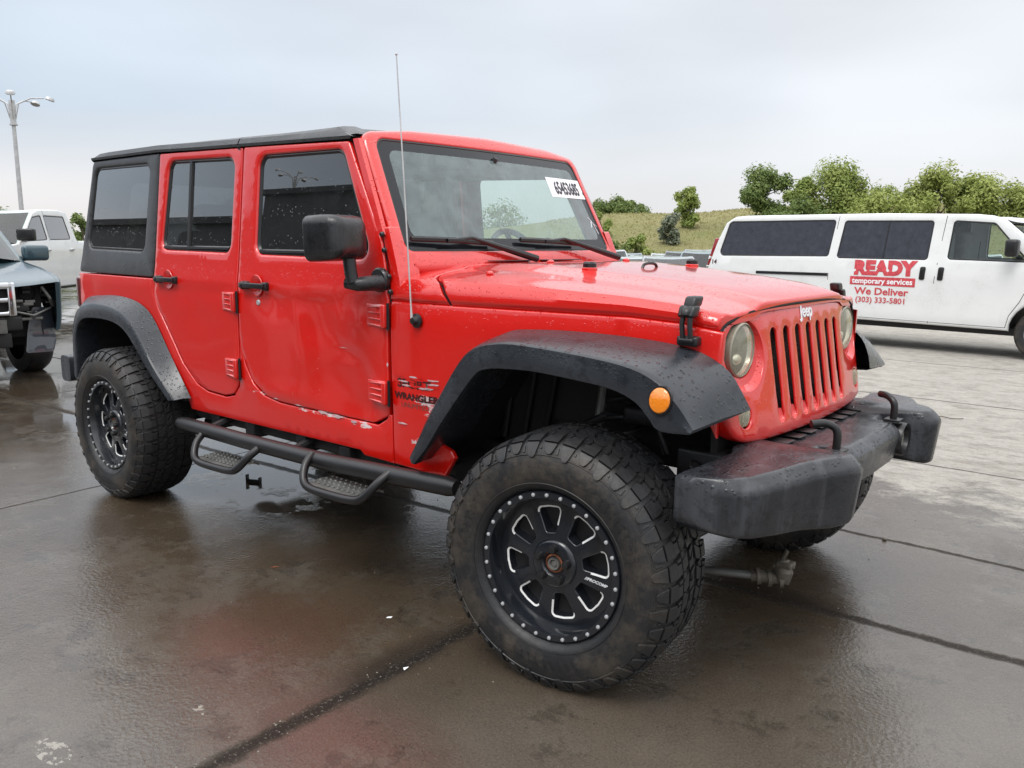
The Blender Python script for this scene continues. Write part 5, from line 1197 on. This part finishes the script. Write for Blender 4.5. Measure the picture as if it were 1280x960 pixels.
# --- white passenger van
VH = -.0885; vn = empty('passenger_van', (-2.83 + .95 * .0884, 10.66 + .95 * .9961, -.20), math.atan2(-.08844, .99608), label='long white passenger van with red lettering on its side door', cat='van')
def vy(x, z): return .95 - .13 * max(0, z - 1.20) - .10 * max(0, .60 - z) ** 1.3 - .35 * sst(2.0, 3.6, x) ** 2 * .6
def vfn(s):
    return lambda x, z, d: (x, s * (vy(x, z) - d - .012 * math.exp(-((z - .72) / .035) ** 2) - .010 * math.exp(-((z - 1.28) / .03) ** 2)), z)
VO = [(-2.74, .44), (-1.74, .42)] + archpts(-1.30, .40, .42, .42)[1:-1] + [(-.86, .41), (2.17, .385)] + archpts(2.60, .38, .44, .385)[1:-1] + [(3.06, .34), (3.40, .36), (3.46, .50), (3.44, .85), (3.36, 1.08), (3.0, 1.19), (2.72, 1.30), (1.98, 1.93), (1.82, 1.985), (1.60, 2.01), (.3, 2.045), (-2.0, 2.045), (-2.25, 2.03), (-2.42, 1.93), (-2.56, 1.62), (-2.70, 1.15), (-2.75, .90)]
VW = {'w1': rpoly([(-2.505, 1.355, .08), (-.500, 1.375, .05), (-.432, 1.955, .05), (-2.345, 1.950, .09)], .05), 'w2': rpoly([(-.365, 1.352, .05), (1.015, 1.348, .05), (1.050, 1.925, .05), (-.290, 1.940, .05)], .05), 'w3': rpoly([(1.285, 1.362, .05), (2.35, 1.340, .04), (2.28, 1.42, .04), (1.86, 1.885, .09), (1.315, 1.925, .05)], .05)}
for s in (-1, 1):
    side = panel(VO, list(VW.values()), vfn(s), th=.05, bev=.030, step=.14, hbev=.01).obj('body_side', 'white_paint', vn); fn = vfn(s)
    sidepane(vn, VW['w1'], fn, 'glass_van'); w2_ = sidepane(vn, VW['w2'], fn, 'glass_van'); w3_ = sidepane(vn, VW['w3'], fn, 'glass_clear')
    seam([(.365, 1.355), (.40, 1.93)], fn, .018, -.006).obj('divider', 'trim_black', w2_)
    seam([(-.385, 2.01), (-.40, 1.9), (-.47, 1.1), (-.485, .42)], fn).obj('seam', 'seam_black', side)
    seam([(1.215, 1.995), (1.19, 1.7), (1.145, 1.1), (1.10, .42)], fn).obj('seam', 'seam_black', side)
    seam([(2.95, 1.18), (2.62, 1.30), (2.46, 1.30), (2.36, 1.0), (2.28, .80), (2.165, .60), (2.13, .43)], fn).obj('seam', 'seam_black', side)
    seam([(-.485, .445), (2.14, .43)], fn, .006).obj('seam', 'seam_black', side)
    g = G(); g.loft([[fn(x, z, .0 if i in (0, 3) else -.014) for i, z in enumerate((1.065, 1.070, 1.108, 1.113))] for x in (-1.74, -1.1, -.478)], closed=False, caps=True); g.obj('slide_rail', 'trim_black', side)
    for hx in (.960, 1.215):
        g = panel(rpoly([(hx - .035, 1.055), (hx + .045, 1.055), (hx + .055, 1.25), (hx - .025, 1.25)], .025), [], lambda x, z, d: fn(x, z, d - .012), th=.012, bev=.006, step=.1); hd_ = g.obj('handle', 'trim_black', side)
        g = G(); g.loft([[fn(hx + .0 + a, z, -.020) for a in (-.012, .012)] for z in (1.08, 1.2)], closed=False); g.obj('handle_bar', 'seam_black', hd_)
    g = G(); g.box((2.10, -.09, -.12), (2.26, .09, .12), bev=.04); g.fmap(lambda x, y, z: (x - .02, s * (1.09 + y), z + 1.535)); mi_ = g.obj('mirror', 'trim_black', vn)
    g = G(); g.tube([(2.12, s * .99, 1.46), (2.22, s * .84, 1.40)], .03, 8); g.obj('mirror_arm', 'trim_black', mi_)
    simple_wheel(vn, -1.30, s * .93, .365, s, rim='car_silver'); simple_wheel(vn, 2.60, s * .93, .365, s)
    g = G(); g.box((-2.765, s * .83 - .06, 1.18), (-2.64, s * .83 + .075, 1.66), bev=.02); g.fmap(lambda x, y, z: (x + (z - 1.18) * .30, y, z)); tlp = g.obj('tail_lamp', 'lens_red', vn)
    g = G(); g.box((-2.775, s * .83 - .06, 1.29), (-2.66, s * .83 + .080, 1.35), bev=.01); g.fmap(lambda x, y, z: (x + (z - 1.18) * .30, y, z)); g.obj('reverse_light', 'sticker_white', tlp)
    g = G(); g.box((-2.775, s * .83 - .06, 1.10), (-2.66, s * .83 + .075, 1.18), bev=.01); g.obj('bumper_light', 'reflector', tlp)
skin([(-2.0, 2.045), (.3, 2.045), (1.60, 2.01), (1.82, 1.985)][::-1], vy, .03, .03).obj('roof', 'white_paint', vn)
skin([(-2.74, .44), (-2.75, .90), (-2.70, 1.15), (-2.685, 1.2)][::-1] , vy, .03, .05).fmap(lambda x, y, z: (x, y, z)).obj('rear_door', 'white_paint', vn)
skin([(-2.42, 1.93), (-2.56, 1.62), (-2.685, 1.2)], vy, .03, .05).obj('rear_window', 'glass_van', vn)
skin([(-2.0, 2.045), (-2.25, 2.03), (-2.42, 1.93)], vy, .03, .04).obj('rear_header', 'white_paint', vn)
skin([(1.82, 1.985), (1.98, 1.93)][::-1], vy, .03, .03).obj('front_header', 'white_paint', vn)
skin([(1.98, 1.93), (2.36, 1.61), (2.72, 1.30)][::-1], vy, .03, .10).obj('windshield', 'glass_clear', vn)
skin([(2.72, 1.30), (3.0, 1.19), (3.36, 1.08), (3.44, .85)][::-1], vy, .03, .06).obj('hood', 'white_paint', vn)
skin([(3.44, .85), (3.46, .50), (3.40, .36)][::-1], vy, .03, .06).obj('front_bumper', 'trim_black', vn)
g = G(); g.box((-2.6, -.80, .44), (1.5, .80, .50)); g.box((1.4, -.80, .36), (2.1, .8, .9)); g.box((-2.65, -.70, .30), (3.3, .70, .40)); g.obj('floor', 'chassis_black', vn)
for x in (-1.9, -1.0, -.1): g = G(); g.box((x - .2, -.7, .5), (x + .2, .7, .9), bev=.05); g.box((x - .3, -.7, .9), (x - .15, .7, 1.5), bev=.05); g.obj('bench_seat', 'van_interior', vn)
for y in (-.45, .45): g = G(); g.box((1.1, y - .25, .6), (1.6, y + .25, 1.0), bev=.05); g.box((.98, y - .25, 1.0), (1.16, y + .25, 1.78), bev=.06); g.obj('front_seat', 'van_interior', vn)
g = G(); g.box((2.15, -.8, .9), (2.6, .8, 1.30), bev=.08); g.obj('dashboard', 'dash_plastic', vn)
vt = lambda u0, z0, k=1.0: (lambda u, v, d: (u0 + u * k, -(vy(u0, z0 + v) + .004), z0 + v))
text('lettering', 'READY', .285, vt(.40, 1.118), 'decal_red', vn, bold=.020, xs=1.02)
g = G(); f = vt(0, 0); g.add([f(x, z, 0) for x, z in ((-.105, .950), (.880, .940), (.880, 1.072), (-.105, 1.078))], [(0, 1, 2, 3)]); g.obj('lettering_bar', 'decal_red', vn)
f2 = lambda u, v, d: (.388 + u, -(vy(0, .96 + v) + .007), .975 + v); text('lettering', 'temporary services', .115, f2, 'sticker_white', vn, bold=.003, xs=1.02)
text('lettering', 'We Deliver', .150, vt(.385, .805), 'decal_red', vn, bold=.004, xs=1.13); text('lettering', '(303) 333-5801', .118, vt(.385, .682), 'decal_red', vn, bold=.002, xs=1.05)
text('fleet_number', '14', .11, vt(-2.58, 1.215), 'decal_black', vn, bold=.002)

# --- generic saloon / pickup / SUV shells
def shell(t, outl, wins, path, yf, pm, gm, bev=.03, step=.2, crown=.05):
    fn = lambda s: (lambda x, z, d: (x, s * (yf(x, z) - d), z))
    for s in (-1, 1):
        bs = panel(outl, wins, fn(s), th=.05, bev=bev, step=step, hbev=.01).obj('body_side', pm, t)
        for w_ in wins: sidepane(t, w_, fn(s), gm)
    for nm, pts, mt_, cr in path: skin(pts, yf, bev, cr).obj(nm, mt_, t)
    return fn

# --- white pickup behind, far left
pk = empty('pickup_truck', (-15.7, 2.9, -.02), radians(-44), label='white pickup truck with dark glass parked behind the blue front-damaged SUV', cat='pickup truck')
def py_(x, z): return .98 - .16 * max(0, z - 1.22) - .12 * max(0, .7 - z) ** 1.5
PO = [(-2.9, .60), (-2.35, .58)] + archpts(-1.85, .42, .50, .58)[1:-1] + [(-1.38, .50), (1.42, .50)] + archpts(1.95, .42, .52, .50)[1:-1] + [(2.45, .55), (2.75, .60), (2.78, .95), (2.70, 1.16), (2.2, 1.24), (1.45, 1.30), (.70, 1.84), (.45, 1.90), (-.4, 1.92), (-.72, 1.88), (-.92, 1.38), (-.95, 1.34), (-2.9, 1.34)]
PW = [rpoly([(.34, 1.36, .04), (1.30, 1.33, .03), (.74, 1.76, .08), (.40, 1.80, .05)], .04), rpoly([(-.66, 1.37, .05), (.24, 1.36, .04), (.30, 1.80, .04), (-.55, 1.80, .06)], .04)]
fn = shell(pk, PO, PW, [('hood', [(1.45, 1.30), (2.2, 1.24), (2.70, 1.16), (2.78, .95)][::-1], 'white_paint', .06), ('front_bumper', [(2.78, .95), (2.75, .60)][::-1], 'chrome', .06), ('windshield', [(1.45, 1.30), (.70, 1.84)][::-1][::-1][::-1], 'glass_clear', .08), ('roof', [(.70, 1.84), (.45, 1.90), (-.4, 1.92), (-.72, 1.88)], 'white_paint', .03), ('rear_window', [(-.72, 1.88), (-.92, 1.38)], 'glass_van', .02), ('tailgate', [(-2.9, 1.34), (-2.9, .60)], 'white_paint', .02)], py_, 'white_paint', 'glass_privacy')
for s in (-1, 1):
    f = fn(s)
    seam([(.30, 1.88), (.28, 1.36), (.27, .56)], f).obj('seam', 'seam_black', pk); seam([(-.70, 1.36), (-.72, .56)], f).obj('seam', 'seam_black', pk); seam([(-.95, 1.34), (-.97, .58)], f, .02).obj('seam', 'seam_black', pk); seam([(1.42, 1.29), (1.38, .60)], f).obj('seam', 'seam_black', pk)
    for hx in (.42, -.60): g = G(); g.box((hx - .09, -.03, -.018), (hx + .09, .005, .018), bev=.01); g.fmap(lambda x, y, z: (x, s * (py_(0, 1.2) - y), z + 1.18)); g.obj('handle', 'chrome', pk)
    g = G(); g.box((1.58, -.14, -.09), (1.70, .14, .11), bev=.03); g.fmap(lambda x, y, z: (x, s * (1.18 + y), z + 1.44)); mi_ = g.obj('mirror', 'trim_black', pk)
    g = G(); g.tube([(1.62, s * 1.08, 1.40), (1.15, s * .95, 1.36)], .03, 8); g.obj('mirror_arm', 'trim_black', mi_)
    simple_wheel(pk, -1.85, s * .97, .40, s); simple_wheel(pk, 1.95, s * .97, .40, s)
g = G(); g.box((-2.8, -.85, .45), (2.5, .85, .62)); g.box((-2.85, -.9, 1.0), (-1.0, .9, 1.05)); g.obj('floor', 'chassis_black', pk)
for y in (-.42, .42): g = G(); g.box((-.1, y - .25, .9), (.15, y + .25, 1.55), bev=.06); g.obj('seat', 'seat_cloth', pk)

# --- blue SUV with its front corner torn open
su = empty('wrecked_suv', (-7.69, -.37, -.02), radians(-6), label='steel blue SUV with a chrome grille and its front corner torn open', cat='SUV')
def sy_(x, z): return .97 - .22 * max(0, z - 1.10) - .10 * max(0, .6 - z) - .28 * sst(.1, 1.1, x) ** 2 * (1 if z < 1.2 else 1)
SU_ = [(-4.1, .50), (-3.6, .48)] + archpts(-3.1, .38, .45, .48)[1:-1] + [(-2.65, .45), (-.92, .45)] + archpts(-.45, .38, .47, .45)[1:-1] + [(.33, .50), (.42, .78), (.50, .98), (.42, 1.02), (-.2, 1.10), (-.80, 1.15), (-1.62, 1.62), (-1.9, 1.70), (-3.6, 1.70), (-3.95, 1.60), (-4.15, 1.1)]
SW = [rpoly([(-1.98, 1.18, .04), (-1.02, 1.15, .03), (-1.66, 1.56, .06), (-1.98, 1.60, .05)], .04), rpoly([(-3.0, 1.20, .04), (-2.08, 1.18, .04), (-2.08, 1.60, .04), (-3.0, 1.60, .04)], .04), rpoly([(-3.8, 1.22, .04), (-3.1, 1.20, .04), (-3.1, 1.60, .04), (-3.75, 1.56, .06)], .04)]
fn = shell(su, SU_, SW, [('hood', [(-.80, 1.15), (-.2, 1.10), (.42, 1.02), (.50, .98)][::-1], 'blue_paint', .07), ('windshield', [(-.80, 1.15), (-1.62, 1.62)][::-1][::-1][::-1], 'glass_clear', .09), ('roof', [(-1.62, 1.62), (-1.9, 1.70), (-3.6, 1.70), (-3.95, 1.60)], 'blue_paint', .03), ('rear_window', [(-3.95, 1.60), (-4.12, 1.15)], 'glass_privacy', .03), ('tailgate', [(-4.12, 1.15), (-4.1, .50)], 'blue_paint', .03)], sy_, 'blue_paint', 'glass_privacy')
for s in (-1, 1):
    g = G(); g.box((-1.02, -.13, -.08), (-.88, .13, .09), bev=.04); g.fmap(lambda x, y, z: (x, s * (1.10 + y), z + 1.23)); mi_ = g.obj('mirror', 'blue_paint', su)
    g = G(); g.tube([(-.95, s * 1.0, 1.18), (-.98, s * .90, 1.15)], .03, 8); g.obj('mirror_arm', 'trim_black', mi_)
    simple_wheel(su, -3.1, s * .95, .37, s); simple_wheel(su, -.45, s * .93, .37, s, steer=radians(8))
g = G(); g.box((-4, -.8, .35), (.1, .8, .50)); g.box((.02, -.80, .45), (.30, .80, .97)); g.obj('engine_bay', 'seam_black', su)
# front end: grille bars, torn lamp socket, hanging liner, bare bumper beam
g = G(); g.box((.42, -.50, .70), (.47, .50, .98), bev=.01); gq = g.obj('grille', 'seam_black', su)
g = G(); g.box((.46, -.52, .925), (.53, .52, .985), bev=.015); g.box((.46, -.52, .80), (.52, .52, .845), bev=.015); g.box((.46, -.52, .675), (.52, .52, .715), bev=.015)
for y in (-.50, .50): g.box((.46, y - .035, .67), (.53, y + .035, .985), bev=.015)
g.obj('chrome_frame', 'chrome', gq)
g = G()
for k in range(9): g.box((.455, -.47, .72 + k * .026), (.465, .47, .730 + k * .026))
g.obj('grille_mesh', 'trim_black', gq)
rng = random.Random(6); g = G()
for k in range(26):
    y = .54 + .36 * (k % 6) / 5 + rng.uniform(-.03, .03); z = rng.uniform(.60, .95); x = .30 - (y - .5) * .35 + rng.uniform(-.05, .05); a = rng.uniform(.02, .06)
    g.box((x, y - a, z - a * .5), (x + rng.uniform(.03, .10), y + a, z + a * .5), bev=.006)
g.obj('torn_housing', 'chassis_black', su)
g = G(); g.lathe([(.07, 0), (.065, -.05), (.02, -.06), (0, -.06)], (.32, .68, .87), 'x', 18); g.obj('lamp_socket', 'chassis_black', su)
g = G()
for k in range(9):
    y = rng.uniform(.50, .92); z = rng.uniform(.58, .80); x = .40 - (y - .5) * .35; g.box((x, y - .05, z), (x + .03, y + .04, z + rng.uniform(.01, .035)), bev=.004)
g.tube([(.38, .55, .70), (.40, .70, .66), (.30, .88, .72)], .012, 7); g.tube([(.36, .80, .93), (.38, .86, .82), (.30, .90, .74)], .018, 7); g.obj('torn_bracket', 'steel_grey', su)
g = G(); g.box((.34, -.80, .52), (.42, .60, .66), bev=.02); g.box((.36, -.60, .36), (.40, .50, .50), bev=.01); g.obj('bumper_beam', 'chassis_black', su)
g = G()
for k in range(10): g.box((.36, -.55, .53 + k * .013), (.435, .45, .535 + k * .013))
g.box((.40, .30, .50), (.45, .46, .64), bev=.01); g.obj('radiator_core', 'steel_grey', su)
g = panel(rpoly([(.60, .30, .02), (.88, .28, .04), (.93, .40, .03), (.90, .72, .05), (.70, .74, .04), (.64, .50, .05)], .03), [], lambda u, v, d: (.43 - (u - .6) * .55 + .03 * sin(v * 9) - d, u, v), th=.02, bev=.006, step=.08); g.obj('hanging_liner', 'car_dark', su)
g = G(); g.box((.17, .875, .56), (.20, .90, .62), bev=.005); g.obj('side_marker', 'lens_amber', su)
g = G(); g.box((-1.1, -.75, .9), (-.8, .75, 1.12), bev=.04); g.obj('dashboard', 'dash_plastic', su)

# --- cars parked in the far rows
def sedan(label, loc, rz, pm, suvh=False):
    t = empty('parked_car', loc, rz, label=label, cat='car', group='cars parked in the far rows')
    hh = 1.62 if suvh else 1.42; yf = lambda x, z: .89 - .28 * max(0, z - .92) - .25 * sst(1.6, 2.4, abs(x)) ** 2
    O_ = [(-2.25, .35), (-1.75, .28)] + archpts(-1.35, .32, .36, .28)[1:-1] + [(-1.0, .25), (1.0, .25)] + archpts(1.38, .32, .36, .28)[1:-1] + [(1.8, .28), (2.25, .35), (2.3, .62), (2.1, .80), (1.0, .96), (.30, hh - .05), (0, hh), (-1.0, hh), (-1.35, hh - .08), (-1.9, 1.0 if not suvh else 1.05), (-2.28, .92)]
    W_ = [rpoly([(-.28, .97, .03), (.85, .96, .03), (.28, hh - .12, .06), (-.25, hh - .09, .04)], .03), rpoly([(-1.45, 1.0, .05), (-.38, .98, .03), (-.35, hh - .09, .04), (-1.05, hh - .10, .06)], .03)]
    shell(t, O_, W_, [('hood', [(1.0, .96), (2.1, .80), (2.3, .62)][::-1], pm, .06), ('bumper', [(2.3, .62), (2.25, .35)][::-1], 'car_dark', .04), ('windshield', [(1.0, .96), (.30, hh - .05)][::-1][::-1][::-1], 'glass_clear', .08), ('roof', [(.30, hh - .05), (0, hh), (-1.0, hh), (-1.35, hh - .08)], pm, .04), ('rear_window', [(-1.35, hh - .08), (-1.9, 1.0)], 'glass_privacy', .06), ('trunk', [(-1.9, 1.0), (-2.28, .92), (-2.25, .35)], pm, .04)], yf, pm, 'glass_privacy', step=.5)
    g = G(); g.box((-2.1, -.75, .22), (2.1, .75, .6)); g.obj('underbody', 'seam_black', t)
    for s in (-1, 1):
        for x in (-1.35, 1.38): simple_wheel(t, x, s * .86, .32, s, rim='car_silver')
        g = G(); g.box((.62, s * .90 - .08, .93), (.74, s * .90 + .08, 1.06), bev=.03); g.obj('mirror', pm, t)
        g = G(); g.box((2.08, s * .62 - .15, .60), (2.27, s * .62 + .15, .72), bev=.03); g.obj('headlight', 'lens_clear', t)
    for y in (-.38, .38): g = G(); g.box((-.45, y - .22, .6), (-.25, y + .22, 1.22), bev=.06); g.obj('seat', 'seat_cloth', t)
    return t
def gp(r, a): x, y = CX + r * cos(radians(a)), CY + r * sin(radians(a)); return (x, y, gz(x, y))
CARS = [(26, 119.6, -58, 'car_silver', 0, 'silver car whose windshield shows over the middle of the red hood'), (27.5, 117.2, -66, 'car_teal', 1, 'blue-grey car half hidden behind the rear of the white van'), (31, 122.0, -50, 'car_white', 0, 'white car with a round side window beside the windshield corner'), (34, 118.6, -60, 'car_dark', 1, 'dark car directly behind the silver one'), (35, 120.9, -55, 'car_silver', 0, 'silver car behind the gap between the white and the silver car'), (37, 123.6, -50, 'car_white', 1, 'white car nearest the windshield edge in the far row'), (38, 116.3, -62, 'car_dark', 1, 'dark car farthest right, seen just left of the van'), (42, 119.7, -58, 'car_white', 0, 'white car in the last row under the silver green bush'), (42, 122.4, -58, 'car_teal', 0, 'blue-grey car in the last row under the scrub'), (43, 117.6, -60, 'car_silver', 1, 'silver car in the last row below the round bush'),
        (30, 127.5, -50, 'car_silver', 0, 'silver car hidden behind the red body, first past the windshield'), (33, 132, -45, 'car_white', 1, 'white car seen through the cabin of the red vehicle'), (34, 137, -40, 'car_dark', 1, 'dark car seen through the cabin near the driver seat'), (36, 142, -40, 'car_silver', 0, 'silver car seen through the cabin near the passenger headrest'),
        (34, 101, -75, 'car_white', 1, 'white car seen through the cab window of the van'), (37, 104, -70, 'car_silver', 0, 'silver car hidden behind the van body')]
for r, a, rz, pm, sv, lb in CARS: sedan(lb, gp(r, a), radians(rz), pm, bool(sv))

# --- small debris
g = G(); rng = random.Random(9)
for i in range(900):
    u = rng.random(); x = rng.uniform(-5, 3); y = rng.uniform(-2.6, 6) if u < .75 else rng.gauss(.18, .05)
    if i % 7 == 0: x = rng.gauss(-.45, .04); y = rng.uniform(-2.4, .1)
    r = rng.uniform(.0010, .0040); z = gz(x, y)
    o = len(g.v); P_ = [(x + r * rng.uniform(.6, 1.3) * cos(k * 2 * pi / 5), y + r * rng.uniform(.6, 1.3) * sin(k * 2 * pi / 5), z) for k in range(5)] + [(x + rng.uniform(-.3, .3) * r, y, z + r * .8)]
    g.add(P_, [(k, (k + 1) % 5, 5) for k in range(5)], rng.choice((0, 0, 1)))
simple('grit', (.20, .18, .15), .8); simple('grit_dark', (.03, .027, .024), .7)
tag(g.obj('gravel', ['grit', 'grit_dark'], smooth=0, weld=False), 'loose grit scattered over the wet concrete', kind='stuff')
def scrap(name, label, cat_, x, y, build, mt_, rz=0):
    g = G(); build(g); o = g.obj(name, mt_, loc=(x, y, gz(x, y)), rot=(0, 0, rz)); return tag(o, label, cat_)
scrap('plastic_clip', 'broken black plastic clip on the puddle under the side step', 'debris', -2.62, -.28, lambda g: (g.box((-.045, -.008, 0), (.045, .008, .018), bev=.003), g.box((-.048, -.012, .0), (-.038, .012, .045), bev=.003), g.box((.036, -.012, .0), (.046, .012, .034), bev=.003)), 'trim_black', .4)
scrap('paper_scrap', 'small white scrap lying left of the front tyre', 'litter', -.72, -.93, lambda g: g.add([(-.012, -.005, .002), (.009, -.006, .004), (.012, .004, .007), (-.007, .006, .003)], [(0, 1, 2, 3)]), 'sticker_white', .5)
scrap('paper_scrap', 'larger crumpled white scrap near the dark slab joint', 'litter', -.40, -1.14, lambda g: g.add([(-.012, -.007, .002), (.0, -.008, .007), (.013, .003, .003), (-.007, .008, .004)], [(0, 1, 2, 3)]), 'sticker_white', 1.4)
scrap('twig', 'thin brown twig on the dry concrete right of the bumper', 'debris', -.10, 4.6, lambda g: g.tube(spline([(-.12, 0, .008), (-.03, .012, .014), (.05, -.01, .008), (.13, .01, .012)], 9), .004, 6), 'bark', .2)
scrap('pebble', 'small pale pebble on the wet concrete right of the bumper', 'stone', .42, 1.15, lambda g: g.ball((0, 0, .007), .010, 8, sc=(1.2, .9, .8)), 'grit', .2)
scrap('leaf', 'small reddish leaf on the wet concrete below the side step', 'leaf', -1.45, -.93, lambda g: g.add([(-.02, 0, .002), (0, -.008, .004), (.02, .0, .003), (0, .008, .004)], [(0, 1, 2, 3)]), 'rusty_steel', .9)
ob = G(); ob.box((-2.20, -.60, 1.28), (-1.98, -.38, 1.40), bev=.05); ob.box((-2.25, -.58, 1.34), (-2.12, -.46, 1.425), bev=.03); tag(ob.obj('orange_bundle', 'orange_cloth'), 'orange cloth bundle behind the rear side window of the red vehicle', 'cloth bundle')
